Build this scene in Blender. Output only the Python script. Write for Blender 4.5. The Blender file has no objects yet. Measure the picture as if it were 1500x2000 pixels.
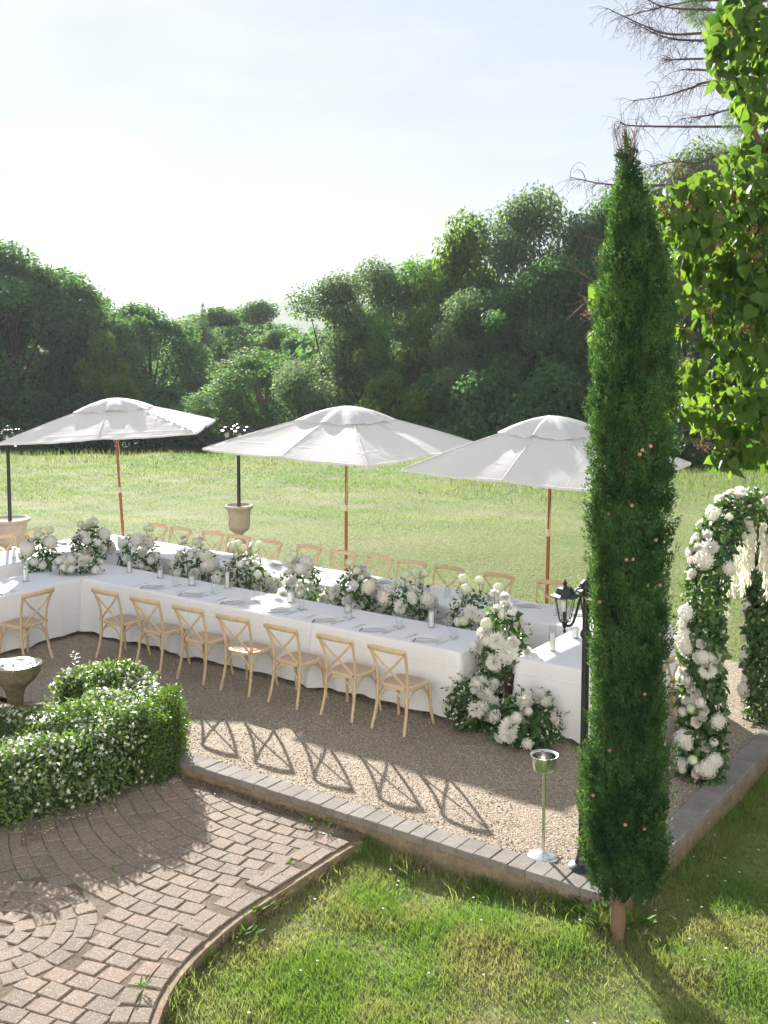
import bpy, math, random
import numpy as np
from mathutils import Vector, Matrix

random.seed(7)
RNG = np.random.default_rng(7)
R = math.radians
PI = math.pi
scene = bpy.context.scene
C = scene.collection

# ------------------------------------------------------------------ camera
CAM_H, F_PX, PITCH, HOR = 4.1, 2200.0, R(5.0), 635.0
cam_d = bpy.data.cameras.new('camera')
cam = bpy.data.objects.new('camera', cam_d)
C.objects.link(cam)
scene.camera = cam
cam.location = (0, 0, CAM_H)
cam.rotation_euler = (R(90) - PITCH, 0, 0)
cam_d.sensor_fit = 'VERTICAL'
cam_d.sensor_height = 24.0
cam_d.lens = F_PX / 2000 * 24.0
cam_d.shift_y = -(1000 - (HOR + F_PX * math.tan(PITCH))) / 2000
cam_d.clip_end = 6000
cam_d.clip_start = 0.1
scene.render.resolution_x, scene.render.resolution_y = 768, 1024

# ------------------------------------------------------------------ sky and sun
SUN_AZ, SUN_EL = R(-17.5), R(21.5)        # azimuth from +Y towards +X
world = bpy.data.worlds.new('World')
scene.world = world
world.use_nodes = True
wn, wl = world.node_tree.nodes, world.node_tree.links
wn.clear()
sky = wn.new('ShaderNodeTexSky')
sky.sky_type = 'NISHITA'
sky.sun_disc = False
sky.sun_elevation = SUN_EL
sky.sun_rotation = SUN_AZ
sky.altitude = 200
sky.air_density = 1.0
sky.dust_density = 0.7
sky.ozone_density = 2.0
bgn = wn.new('ShaderNodeBackground')
bgn.inputs['Strength'].default_value = 0.05
won = wn.new('ShaderNodeOutputWorld')
# thin high cloud: pale wisps mixed over the clear sky
tc = wn.new('ShaderNodeTexCoord')
mp = wn.new('ShaderNodeMapping'); mp.inputs['Scale'].default_value = (1.0, 1.0, 3.2)
nz = wn.new('ShaderNodeTexNoise'); nz.inputs['Scale'].default_value = 2.6; nz.inputs['Detail'].default_value = 7; nz.inputs['Roughness'].default_value = 0.55
rp = wn.new('ShaderNodeValToRGB')
rp.color_ramp.elements[0].position = 0.42; rp.color_ramp.elements[0].color = (0.93, 0.93, 0.93, 1)
rp.color_ramp.elements[1].position = 0.75; rp.color_ramp.elements[1].color = (0.99, 0.99, 0.99, 1)
mx = wn.new('ShaderNodeMix'); mx.data_type = 'RGBA'
nz2 = wn.new('ShaderNodeTexNoise'); nz2.inputs['Scale'].default_value = 3.4; nz2.inputs['Detail'].default_value = 8; nz2.inputs['Roughness'].default_value = 0.6; nz2.inputs['Distortion'].default_value = 0.5
mp2 = wn.new('ShaderNodeMapping'); mp2.inputs['Scale'].default_value = (1.0, 1.0, 4.5); mp2.inputs['Location'].default_value = (0.3, 0.1, 0.4)
vr = wn.new('ShaderNodeValToRGB')
vr.color_ramp.elements[0].position = 0.45; vr.color_ramp.elements[0].color = (0.715, 0.785, 0.905, 1)
vr.color_ramp.elements[1].position = 0.72; vr.color_ramp.elements[1].color = (0.82, 0.87, 0.97, 1)
vm = wn.new('ShaderNodeVectorMath'); vm.operation = 'SCALE'; vm.inputs['Scale'].default_value = 5.1
wl.new(tc.outputs['Generated'], mp2.inputs['Vector']); wl.new(mp2.outputs['Vector'], nz2.inputs['Vector']); wl.new(nz2.outputs['Fac'], vr.inputs['Fac'])
wl.new(vr.outputs['Color'], vm.inputs[0]); wl.new(vm.outputs['Vector'], mx.inputs[7])
wl.new(tc.outputs['Generated'], mp.inputs['Vector']); wl.new(mp.outputs['Vector'], nz.inputs['Vector'])
wl.new(nz.outputs['Fac'], rp.inputs['Fac']); wl.new(rp.outputs['Color'], mx.inputs[0])
wl.new(sky.outputs['Color'], mx.inputs[6]); wl.new(mx.outputs[2], bgn.inputs['Color'])
wl.new(bgn.outputs['Background'], won.inputs['Surface'])

sun_d = bpy.data.lights.new('sun', 'SUN')
sun_d.energy = 4.8
sun_d.angle = R(0.6)
sun_d.color = (1.0, 0.95, 0.88)
sun = bpy.data.objects.new('sun', sun_d)
C.objects.link(sun)
sdir = Vector((math.sin(SUN_AZ) * math.cos(SUN_EL), math.cos(SUN_AZ) * math.cos(SUN_EL), math.sin(SUN_EL)))
sun.rotation_euler = sdir.to_track_quat('Z', 'Y').to_euler()
sun.location = (0, 0, 30)

vs = scene.view_settings
vs.view_transform = 'Standard'
vs.look = 'None'
vs.exposure = 1.87
vs.gamma = 1.0
vs.use_curve_mapping = False
scene.cycles.use_denoising = True
scene.cycles.max_bounces = 7
scene.cycles.diffuse_bounces = 3
scene.cycles.glossy_bounces = 2
scene.cycles.transmission_bounces = 4
scene.cycles.transparent_max_bounces = 12
scene.cycles.volume_bounces = 0
scene.cycles.caustics_reflective = False
scene.cycles.caustics_refractive = False

# ------------------------------------------------------------------ frames of reference
TH = R(-35.5)
UX, UY = math.cos(TH), math.sin(TH)
VX, VY = -UY, UX
AX, AY = 0.78, 11.33                       # right front corner of the long front table
def sv(s, v, z=0.0):
    return Vector((AX + s * UX + v * VX, AY + s * UY + v * VY, z))
def to_sv(x, y):
    dx, dy = x - AX, y - AY
    return dx * UX + dy * UY, dx * VX + dy * VY
def at(px, py, dist):
    """survey point: the world position seen at photo pixel px,py at depth dist along +Y"""
    a = (px - 750) / F_PX
    u = (HOR + F_PX * math.tan(PITCH) - py) / F_PX
    Y = math.cos(PITCH) + u * math.sin(PITCH)
    Z = -math.sin(PITCH) + u * math.cos(PITCH)
    t = dist / Y
    return Vector((a * t, dist, CAM_H + Z * t))
def on(px, py, z):
    a = (px - 750) / F_PX
    u = (HOR + F_PX * math.tan(PITCH) - py) / F_PX
    Y = math.cos(PITCH) + u * math.sin(PITCH)
    Z = -math.sin(PITCH) + u * math.cos(PITCH)
    t = (z - CAM_H) / Z
    return Vector((a * t, Y * t, z))

# ------------------------------------------------------------------ object helpers
def link(o, parent=None):
    C.objects.link(o)
    if parent is not None:
        o.parent = parent
    return o
def tag(o, label=None, cat=None, group=None, kind=None):
    if label: o['label'] = label
    if cat: o['category'] = cat
    if group: o['group'] = group
    if kind: o['kind'] = kind
    return o
def thing(name, label, cat, loc=(0, 0, 0), rz=0.0, group=None):
    o = bpy.data.objects.new(name, None)
    o.empty_display_size = 0.1
    C.objects.link(o)
    o.location = loc
    o.rotation_euler = (0, 0, rz)
    return tag(o, label, cat, group)
def put(name, me, parent=None, loc=(0, 0, 0), rot=(0, 0, 0), scale=(1, 1, 1)):
    o = bpy.data.objects.new(name, me)
    link(o, parent)
    o.location = loc
    o.rotation_euler = rot
    o.scale = scale
    return o
def copy_tree(o, parent=None):
    c = o.copy()
    C.objects.link(c)
    c.parent = parent
    for ch in list(o.children):
        copy_tree(ch, c)
    return c
def np_mesh(name, V, Fc, mat, smooth=False):
    """V (n,3), Fc (m,k) array of equal sized faces"""
    V = np.asarray(V, np.float32); Fc = np.asarray(Fc, np.int32)
    me = bpy.data.meshes.new(name)
    m, k = Fc.shape
    me.vertices.add(len(V)); me.vertices.foreach_set('co', V.ravel())
    me.loops.add(m * k); me.loops.foreach_set('vertex_index', Fc.ravel())
    me.polygons.add(m)
    me.polygons.foreach_set('loop_start', np.arange(0, m * k, k, dtype=np.int32))
    me.polygons.foreach_set('loop_total', np.full(m, k, np.int32))
    if smooth: me.polygons.foreach_set('use_smooth', np.ones(m, bool))
    me.update(calc_edges=True)
    me.materials.append(mat)
    return me

class MB:
    """collects shapes into one mesh"""
    def __init__(self): self.v = []; self.f = []; self.m = []
    def add(self, vs, fs, mi=0):
        b = len(self.v)
        self.v.extend([tuple(q) for q in vs])
        self.f.extend([tuple(i + b for i in q) for q in fs])
        self.m.extend([mi] * len(fs))
        return self
    def box(self, c, s, rz=0.0, mi=0, bev=0.0):
        x, y, z = c; a, b, h = s[0] / 2, s[1] / 2, s[2] / 2
        cs, sn = math.cos(rz), math.sin(rz)
        if bev <= 0:
            pts = [(-a, -b, -h), (a, -b, -h), (a, b, -h), (-a, b, -h), (-a, -b, h), (a, -b, h), (a, b, h), (-a, b, h)]
            fs = [(0, 3, 2, 1), (4, 5, 6, 7), (0, 1, 5, 4), (1, 2, 6, 5), (2, 3, 7, 6), (3, 0, 4, 7)]
        else:
            e = bev; pts = []; 
            for (aa, bb, zz) in ((a, b, -h), (a, b, h - e), (a - e, b - e, h)):
                pts += [(-aa, -bb, zz), (aa, -bb, zz), (aa, bb, zz), (-aa, bb, zz)]
            fs = [(0, 3, 2, 1), (8, 9, 10, 11)]
            for k in (0, 4):
                for i in range(4):
                    j = (i + 1) % 4
                    fs.append((k + i, k + j, k + 4 + j, k + 4 + i))
        return self.add([(x + p * cs - q * sn, y + p * sn + q * cs, z + w) for p, q, w in pts], fs, mi)
    def tube(self, pts, rad, n=8, mi=0, cap=True, flat=None):
        """round tube along pts; rad a number, list of numbers or of (rx, ry)"""
        pts = [Vector(p) for p in pts]
        k = len(pts)
        rad = rad if isinstance(rad, (list, tuple)) else [rad] * k
        ref = Vector(flat) if flat else None
        vs_, prev = [], None
        for i, p in enumerate(pts):
            t = (pts[min(i + 1, k - 1)] - pts[max(i - 1, 0)])
            t = t.normalized() if t.length > 1e-9 else Vector((0, 0, 1))
            if ref is not None:
                a = ref - t * ref.dot(t)
            elif prev is None:
                q = Vector((1, 0, 0)) if abs(t.x) < 0.9 else Vector((0, 1, 0))
                a = q - t * q.dot(t)
            else:
                a = prev - t * prev.dot(t)
            a.normalize(); prev = a
            b = t.cross(a)
            r = rad[i]
            ra, rb = r if isinstance(r, (list, tuple)) else (r, r)
            for j in range(n):
                w = 2 * PI * j / n + (PI / n if n == 4 else 0)
                vs_.append(p + a * (ra * math.cos(w)) + b * (rb * math.sin(w)))
        fs = []
        for i in range(k - 1):
            for j in range(n):
                j2 = (j + 1) % n
                fs.append((i * n + j, i * n + j2, (i + 1) * n + j2, (i + 1) * n + j))
        if cap:
            fs.append(tuple(range(n - 1, -1, -1)))
            fs.append(tuple((k - 1) * n + j for j in range(n)))
        return self.add(vs_, fs, mi)
    def lathe(self, prof, n=24, c=(0, 0, 0), mi=0, close_top=False, close_bot=False, wob=None):
        vs_ = []
        for i, (r, z) in enumerate(prof):
            for j in range(n):
                w = 2 * PI * j / n
                rr = r * (wob(w, i) if wob else 1.0)
                vs_.append((c[0] + rr * math.cos(w), c[1] + rr * math.sin(w), c[2] + z))
        fs = []
        for i in range(len(prof) - 1):
            for j in range(n):
                j2 = (j + 1) % n
                fs.append((i * n + j, i * n + j2, (i + 1) * n + j2, (i + 1) * n + j))
        if close_bot: fs.append(tuple(range(n - 1, -1, -1)))
        if close_top: fs.append(tuple((len(prof) - 1) * n + j for j in range(n)))
        return self.add(vs_, fs, mi)
    def mesh(self, name, mats, smooth=True, angle=40):
        me = bpy.data.meshes.new(name)
        me.from_pydata(self.v, [], self.f)
        mats = mats if isinstance(mats, (list, tuple)) else [mats]
        for m in mats: me.materials.append(m)
        if len(mats) > 1: me.polygons.foreach_set('material_index', self.m)
        if smooth:
            me.polygons.foreach_set('use_smooth', [True] * len(me.polygons))
            try: me.set_sharp_from_angle(angle=R(angle))
            except Exception: pass
        me.update()
        return me
    def build(self, name, mats, parent=None, smooth=True, angle=40, **kw):
        return put(name, self.mesh(name, mats, smooth, angle), parent, **kw)

def smooth_path(pts, per=6):
    """Catmull-Rom through pts"""
    pts = [Vector(p) for p in pts]
    q = [pts[0] * 2 - pts[1]] + pts + [pts[-1] * 2 - pts[-2]]
    out = []
    for i in range(1, len(q) - 2):
        p0, p1, p2, p3 = q[i - 1], q[i], q[i + 1], q[i + 2]
        for k in range(per):
            t = k / per
            out.append(0.5 * ((2 * p1) + (p2 - p0) * t + (2 * p0 - 5 * p1 + 4 * p2 - p3) * t * t + (3 * p1 - p0 - 3 * p2 + p3) * t ** 3))
    out.append(pts[-1])
    return out

# ------------------------------------------------------------------ materials
def new_mat(name):
    m = bpy.data.materials.new(name)
    m.use_nodes = True
    n, l = m.node_tree.nodes, m.node_tree.links
    b = n['Principled BSDF']
    return m, n, l, b
def mixcol(n, l, fac, a, b):
    x = n.new('ShaderNodeMix'); x.data_type = 'RGBA'
    for sock, val in ((x.inputs[0], fac), (x.inputs[6], a), (x.inputs[7], b)):
        if hasattr(val, 'links') or isinstance(val, bpy.types.NodeSocket): l.new(val, sock)
        elif isinstance(val, (int, float)): sock.default_value = val
        else: sock.default_value = (*val, 1)
    return x.outputs[2]
def noise(n, l, scale, detail=4, rough=0.55, vec=None, dist=0.0):
    t = n.new('ShaderNodeTexNoise')
    t.inputs['Scale'].default_value = scale; t.inputs['Detail'].default_value = detail
    t.inputs['Roughness'].default_value = rough; t.inputs['Distortion'].default_value = dist
    if vec is not None: l.new(vec, t.inputs['Vector'])
    return t.outputs['Fac']
def ramp(n, l, fac, stops):
    r = n.new('ShaderNodeValToRGB')
    e = r.color_ramp.elements
    while len(e) < len(stops): e.new(0.5)
    for k, (p, c) in enumerate(stops):
        e[k].position = p; e[k].color = (*c, 1) if not isinstance(c, (int, float)) else (c, c, c, 1)
    l.new(fac, r.inputs['Fac'])
    return r.outputs['Color']
def bump(n, l, b, h, strength=0.4, dist=0.01):
    k = n.new('ShaderNodeBump')
    k.inputs['Strength'].default_value = strength; k.inputs['Distance'].default_value = dist
    l.new(h, k.inputs['Height']); l.new(k.outputs['Normal'], b.inputs['Normal'])
def coord(n, which='Object'):
    return n.new('ShaderNodeTexCoord').outputs[which]
def geo_pos(n):
    return n.new('ShaderNodeNewGeometry').outputs['Position']
def plain(name, col, rough=0.6, metal=0.0, spec=0.5, var=0.0, scale=20, bmp=0.0):
    m, n, l, b = new_mat(name)
    b.inputs['Base Color'].default_value = (*col, 1)
    b.inputs['Roughness'].default_value = rough
    b.inputs['Metallic'].default_value = metal
    b.inputs['Specular IOR Level'].default_value = spec
    if var > 0:
        v = coord(n)
        f = noise(n, l, scale, 5, 0.6, v)
        c = mixcol(n, l, f, [max(0, k * (1 - var)) for k in col], [min(1, k * (1 + var)) for k in col])
        l.new(c, b.inputs['Base Color'])
        if bmp > 0: bump(n, l, b, f, bmp, 0.01)
    return m
def leaf_mat(name, ca, cb, trans=0.4, tcol=None, rough=0.45, spec=0.4, patch=None, patch_scale=0.6, coat=0.0):
    """foliage: two tones spread leaf by leaf, light passes through"""
    m, n, l, b = new_mat(name)
    g = n.new('ShaderNodeNewGeometry')
    rnd = g.outputs['Random Per Island']
    c = mixcol(n, l, rnd, ca, cb)
    if patch is not None:
        f = noise(n, l, patch_scale, 3, 0.5, g.outputs['Position'])
        f = ramp(n, l, f, [(0.42, 0.0), (0.62, 1.0)])
        c = mixcol(n, l, f, c, patch)
    l.new(c, b.inputs['Base Color'])
    b.inputs['Roughness'].default_value = rough
    b.inputs['Specular IOR Level'].default_value = spec
    tr = n.new('ShaderNodeBsdfTranslucent')
    hs = n.new('ShaderNodeMix'); hs.data_type = 'RGBA'; hs.blend_type = 'MULTIPLY'; hs.inputs[0].default_value = 1.0
    l.new(c, hs.inputs[6])
    hs.inputs[7].default_value = (*(tcol or (1.5, 1.5, 0.7)), 1)
    hs.clamp_result = False
    l.new(hs.outputs[2], tr.inputs['Color'])
    mixs = n.new('ShaderNodeMixShader'); mixs.inputs[0].default_value = trans
    l.new(b.outputs[0], mixs.inputs[1]); l.new(tr.outputs[0], mixs.inputs[2])
    l.new(mixs.outputs[0], n['Material Output'].inputs['Surface'])
    return m
def glass_mat(name, tint=(0.96, 0.98, 0.98), ior=1.45, base=0.075):
    m, n, l, b = new_mat(name)
    n.remove(b)
    t = n.new('ShaderNodeBsdfTransparent'); t.inputs['Color'].default_value = (*tint, 1)
    g = n.new('ShaderNodeBsdfGlossy'); g.inputs['Roughness'].default_value = 0.03
    fr = n.new('ShaderNodeLayerWeight'); fr.inputs['Blend'].default_value = 0.5
    pw = n.new('ShaderNodeMath'); pw.operation = 'POWER'; pw.inputs[1].default_value = 3.0
    l.new(fr.outputs['Facing'], pw.inputs[0])
    ad = n.new('ShaderNodeMath'); ad.operation = 'MULTIPLY_ADD'; ad.use_clamp = True; ad.inputs[1].default_value = 0.85; ad.inputs[2].default_value = base
    l.new(pw.outputs[0], ad.inputs[0])
    mi = n.new('ShaderNodeMixShader')
    l.new(ad.outputs[0], mi.inputs[0]); l.new(t.outputs[0], mi.inputs[1]); l.new(g.outputs[0], mi.inputs[2])
    l.new(mi.outputs[0], n['Material Output'].inputs['Surface'])
    return m
def cloth_mat(name, col, trans=0.2, weave=900, wr=3.0, tcol=None):
    m, n, l, b = new_mat(name)
    v = coord(n)
    f = noise(n, l, wr, 4, 0.55, v)
    c = mixcol(n, l, f, [k * 0.94 for k in col], col)
    l.new(c, b.inputs['Base Color'])
    b.inputs['Roughness'].default_value = 0.85
    b.inputs['Specular IOR Level'].default_value = 0.15
    sx = n.new('ShaderNodeSeparateXYZ'); l.new(v, sx.inputs[0])
    hsum = f
    for ax, per in ((0, .41), (1, .36), (2, .30)):
        m1 = n.new('ShaderNodeMath'); m1.operation = 'PINGPONG'; m1.inputs[1].default_value = per / 2; l.new(sx.outputs[ax], m1.inputs[0])
        m2 = n.new('ShaderNodeMapRange'); m2.inputs[1].default_value = 0.0; m2.inputs[2].default_value = 0.012; m2.inputs[3].default_value = 0.35; m2.inputs[4].default_value = 0.0
        l.new(m1.outputs[0], m2.inputs[0])
        m3 = n.new('ShaderNodeMath'); m3.operation = 'ADD'; l.new(hsum, m3.inputs[0]); l.new(m2.outputs[0], m3.inputs[1]); hsum = m3.outputs[0]
    bump(n, l, b, hsum, 0.3, 0.02)
    tr = n.new('ShaderNodeBsdfTranslucent'); tr.inputs['Color'].default_value = (*(tcol or col), 1)
    ms = n.new('ShaderNodeMixShader'); ms.inputs[0].default_value = trans
    l.new(b.outputs[0], ms.inputs[1]); l.new(tr.outputs[0], ms.inputs[2])
    l.new(ms.outputs[0], n['Material Output'].inputs['Surface'])
    return m
def wood_mat(name, ca, cb, rough=0.5, axis_scale=(30, 30, 3)):
    m, n, l, b = new_mat(name)
    v = coord(n)
    mpn = n.new('ShaderNodeMapping'); mpn.inputs['Scale'].default_value = axis_scale
    l.new(v, mpn.inputs['Vector'])
    oi = n.new('ShaderNodeObjectInfo')
    f = noise(n, l, 1.6, 6, 0.6, mpn.outputs['Vector'], 0.6)
    c = mixcol(n, l, ramp(n, l, f, [(0.3, 0.0), (0.7, 1.0)]), ca, cb)
    d = mixcol(n, l, oi.outputs['Random'], c, [k * 0.88 for k in cb])
    x = n.new('ShaderNodeMix'); x.data_type = 'RGBA'; x.inputs[0].default_value = 0.35
    l.new(c, x.inputs[6]); l.new(d, x.inputs[7])
    l.new(x.outputs[2], b.inputs['Base Color'])
    b.inputs['Roughness'].default_value = rough
    bump(n, l, b, f, 0.15, 0.004)
    return m

M = {}
M['cloth'] = cloth_mat('white_linen', (0.80, 0.79, 0.80), 0.12)
M['canopy'] = cloth_mat('canopy_canvas', (0.80, 0.79, 0.78), 0.30, wr=2.2, tcol=(0.75, 0.72, 0.70))
M['napkin'] = cloth_mat('napkin_linen', (0.82, 0.80, 0.76), 0.1, wr=18)
M['ribbon'] = plain('grey_green_ribbon', (0.12, 0.14, 0.13), 0.7)
M['oak'] = wood_mat('pale_oak', (0.43, 0.31, 0.18), (0.58, 0.45, 0.28))
M['seat'] = plain('woven_seat', (0.40, 0.29, 0.21), 0.9, 0, 0.2, 0.25, 60, 0.5)
M['pole'] = wood_mat('red_stained_wood', (0.22, 0.06, 0.02), (0.36, 0.11, 0.035), 0.35)
M['brass'] = plain('dark_brass', (0.10, 0.07, 0.04), 0.4, 1.0)
M['cord'] = plain('cord', (0.6, 0.48, 0.36), 0.8)
M['iron'] = plain('black_painted_iron', (0.012, 0.016, 0.016), 0.38, 0.0, 0.5, 0.3, 30)
M['iron_green'] = plain('dark_green_iron', (0.012, 0.022, 0.020), 0.4, 0, 0.5, 0.3, 30)
M['bulb'] = plain('frosted_bulb', (0.8, 0.78, 0.72), 0.3)
M['steel'] = plain('polished_steel', (0.78, 0.77, 0.72), 0.22, 1.0, 0.5, 0.05, 8)
M['silver'] = plain('cutlery_steel', (0.80, 0.80, 0.80), 0.38, 1.0)
M['china'] = plain('white_china', (0.82, 0.82, 0.81), 0.45, 0, 0.2)
M['charger'] = plain('grey_rim_china', (0.78, 0.79, 0.80), 0.45, 0, 0.2)
M['wax'] = plain('candle_wax', (0.82, 0.80, 0.74), 0.5)
M['glass'] = glass_mat('clear_glass')
M['pane'] = glass_mat('lantern_pane', (0.93, 0.95, 0.94), 1.5, 0.06)
M['black'] = plain('wick', (0.02, 0.02, 0.02), 0.9)
M['wood_dark'] = plain('table_wood', (0.10, 0.06, 0.04), 0.7, 0, 0.3, 0.2)
M['water'] = plain('fountain_water', (0.03, 0.04, 0.03), 0.06, 0, 0.6)
# trees
M['bark'] = plain('bark', (0.075, 0.055, 0.04), 0.9, 0, 0.2, 0.45, 9, 0.6)
M['bark_pale'] = plain('pale_bark', (0.15, 0.10, 0.07), 0.9, 0, 0.2, 0.4, 14, 0.6)
M['dead_wood'] = plain('dead_wood', (0.10, 0.075, 0.07), 0.9, 0, 0.2, 0.3, 14)
M['leaf_dark'] = leaf_mat('leaf_dark', (0.050, 0.118, 0.050), (0.105, 0.185, 0.082), 0.52, (1.6, 1.75, 0.85), 0.65, 0.10)
M['leaf_mid'] = leaf_mat('leaf_mid', (0.070, 0.145, 0.055), (0.13, 0.215, 0.090), 0.54, (1.6, 1.8, 0.7), 0.65, 0.10)
M['leaf_bright'] = leaf_mat('leaf_bright', (0.080, 0.140, 0.032), (0.14, 0.22, 0.06), 0.5, (1.7, 1.7, 0.6), 0.65, 0.10)
M['leaf_olive'] = leaf_mat('leaf_olive', (0.080, 0.132, 0.070), (0.150, 0.205, 0.118), 0.50, (1.6, 1.7, 0.95), 0.65, 0.14)

def soil_like(name, stops, sc=2.0, fine=60.0, bs=0.6, bd=0.01):
    m, n, l, b = new_mat(name)
    p = geo_pos(n)
    f = noise(n, l, sc, 6, 0.65, p)
    g = noise(n, l, fine, 3, 0.7, p)
    c = ramp(n, l, f, stops)
    c2 = mixcol(n, l, ramp(n, l, g, [(0.3, 0.25), (0.7, 1.0)]), [0.3 * k for k in stops[0][1]], c)
    l.new(c2, b.inputs['Base Color'])
    b.inputs['Roughness'].default_value = 0.95
    b.inputs['Specular IOR Level'].default_value = 0.1
    bump(n, l, b, g, bs, bd)
    return m
M['ground'] = soil_like('meadow_ground', [(0.30, (0.11, 0.15, 0.045)), (0.50, (0.16, 0.19, 0.065)), (0.68, (0.25, 0.22, 0.11))], 0.22, 14)
M['soil'] = soil_like('dry_soil', [(0.3, (0.14, 0.11, 0.08)), (0.7, (0.26, 0.21, 0.155))], 3, 70)

def gravel_mat():
    m, n, l, b = new_mat('gravel')
    p = geo_pos(n)
    vo = n.new('ShaderNodeTexVoronoi'); vo.inputs['Scale'].default_value = 95
    vo2 = n.new('ShaderNodeTexVoronoi'); vo2.inputs['Scale'].default_value = 45
    l.new(p, vo.inputs['Vector']); l.new(p, vo2.inputs['Vector'])
    sep = n.new('ShaderNodeSeparateColor'); l.new(vo.outputs['Color'], sep.inputs[0])
    c = ramp(n, l, sep.outputs[0], [(0.0, (0.235, 0.18, 0.13)), (0.45, (0.45, 0.365, 0.27)), (0.8, (0.60, 0.505, 0.395)), (1.0, (0.64, 0.57, 0.48))])
    f = noise(n, l, 1.3, 5, 0.6, p)
    c = mixcol(n, l, ramp(n, l, f, [(0.35, 0.0), (0.7, 0.55)]), c, (0.345, 0.275, 0.205))
    d = ramp(n, l, vo.outputs['Distance'], [(0.25, 1.0), (0.8, 0.45)])
    x = n.new('ShaderNodeMix'); x.data_type = 'RGBA'; x.blend_type = 'MULTIPLY'; x.inputs[0].default_value = 1
    l.new(c, x.inputs[6]); l.new(d, x.inputs[7]); l.new(x.outputs[2], b.inputs['Base Color'])
    b.inputs['Roughness'].default_value = 0.9; b.inputs['Specular IOR Level'].default_value = 0.2
    ad = n.new('ShaderNodeMath'); ad.operation = 'ADD'
    l.new(vo.outputs['Distance'], ad.inputs[0]); l.new(vo2.outputs['Distance'], ad.inputs[1])
    ad2 = n.new('ShaderNodeMath'); ad2.operation = 'MULTIPLY'; ad2.inputs[1].default_value = -1
    l.new(ad.outputs[0], ad2.inputs[0])
    dr = noise(n, l, 16, 4, 0.6, p)
    mm = n.new('ShaderNodeMath'); mm.operation = 'MULTIPLY_ADD'; mm.inputs[1].default_value = 2.2
    l.new(dr, mm.inputs[0]); l.new(ad2.outputs[0], mm.inputs[2])
    bump(n, l, b, mm.outputs[0], 1.0, 0.013)
    return m
M['gravel'] = gravel_mat()

def stone_mat(name, stops, sc=6, fine=90, per_obj=0.3, speck=0.0, bs=0.35):
    m, n, l, b = new_mat(name)
    p = geo_pos(n)
    oi = n.new('ShaderNodeObjectInfo')
    f = noise(n, l, sc, 6, 0.65, p)
    g = noise(n, l, fine, 3, 0.75, p)
    ad = n.new('ShaderNodeMath'); ad.operation = 'MULTIPLY_ADD'; ad.inputs[1].default_value = per_obj
    l.new(oi.outputs['Random'], ad.inputs[0])
    sb = n.new('ShaderNodeMath'); sb.operation = 'SUBTRACT'; sb.inputs[1].default_value = per_obj / 2
    l.new(f, sb.inputs[0]); l.new(sb.outputs[0], ad.inputs[2])
    c = ramp(n, l, ad.outputs[0], stops)
    c = mixcol(n, l, ramp(n, l, g, [(0.35, 0.5), (0.6, 0.0)]), c, [0.45 * k for k in stops[1][1]])
    if speck > 0:
        vo = n.new('ShaderNodeTexVoronoi'); vo.inputs['Scale'].default_value = 110
        l.new(p, vo.inputs['Vector'])
        sp = n.new('ShaderNodeSeparateColor'); l.new(vo.outputs['Color'], sp.inputs[0])
        c = mixcol(n, l, ramp(n, l, sp.outputs[0], [(0.80, 0.0), (0.86, speck)]), c, (0.62, 0.54, 0.46))
    l.new(c, b.inputs['Base Color'])
    b.inputs['Roughness'].default_value = 0.9; b.inputs['Specular IOR Level'].default_value = 0.2
    bump(n, l, b, g, bs, 0.006)
    return m
M['brick'] = stone_mat('worn_brick_paver', [(0.10, (0.155, 0.130, 0.105)), (0.40, (0.198, 0.160, 0.126)), (0.68, (0.228, 0.178, 0.138)), (0.98, (0.242, 0.172, 0.132))], 2.5, 70, 0.5, 0.22)
M['kerb'] = stone_mat('grey_kerb_stone', [(0.2, (0.155, 0.140, 0.125)), (0.5, (0.215, 0.195, 0.175)), (0.8, (0.265, 0.24, 0.215))], 5, 80, 0.25)
M['wall'] = stone_mat('rough_mortar_wall', [(0.2, (0.13, 0.10, 0.07)), (0.5, (0.25, 0.19, 0.13)), (0.8, (0.40, 0.32, 0.24))], 7, 40, 0.1, 0, 0.8)
M['urn'] = stone_mat('weathered_stone', [(0.2, (0.36, 0.31, 0.25)), (0.5, (0.52, 0.46, 0.38)), (0.8, (0.60, 0.54, 0.46))], 5, 60, 0.1)
M['fount'] = stone_mat('mossy_stone', [(0.2, (0.05, 0.045, 0.03)), (0.5, (0.16, 0.13, 0.085)), (0.8, (0.34, 0.29, 0.22))], 7, 50, 0.1)
# plants near by
M['grass'] = leaf_mat('lawn_grass', (0.085, 0.17, 0.035), (0.165, 0.24, 0.070), 0.5, (1.4, 1.45, 0.7), 0.55, 0.3, (0.23, 0.23, 0.125), 1.6)
M['field_grass'] = leaf_mat('meadow_grass', (0.11, 0.185, 0.065), (0.175, 0.235, 0.10), 0.48, (1.3, 1.45, 0.9), 0.7, 0.15, (0.235, 0.245, 0.155), 0.30)
M['seed_grass'] = leaf_mat('tall_seed_grass', (0.11, 0.17, 0.06), (0.20, 0.21, 0.11), 0.4, (1.2, 1.3, 0.8), 0.7, 0.15)
M['weed'] = leaf_mat('weed_leaf', (0.06, 0.14, 0.02), (0.11, 0.21, 0.04), 0.4, (1.4, 1.5, 0.5), 0.6, 0.15)
M['cypress'] = leaf_mat('cypress_spray', (0.040, 0.098, 0.032), (0.088, 0.165, 0.056), 0.38, (1.7, 1.7, 0.7), 0.6, 0.25, (0.026, 0.065, 0.026), 5.0)
M['cone'] = plain('cypress_cone', (0.30, 0.18, 0.125), 0.8, 0, 0.2, 0.3, 60)
M['catalpa'] = leaf_mat('broad_leaf', (0.030, 0.085, 0.022), (0.115, 0.18, 0.042), 0.52, (1.9, 1.85, 0.7), 0.55, 0.22)
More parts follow.
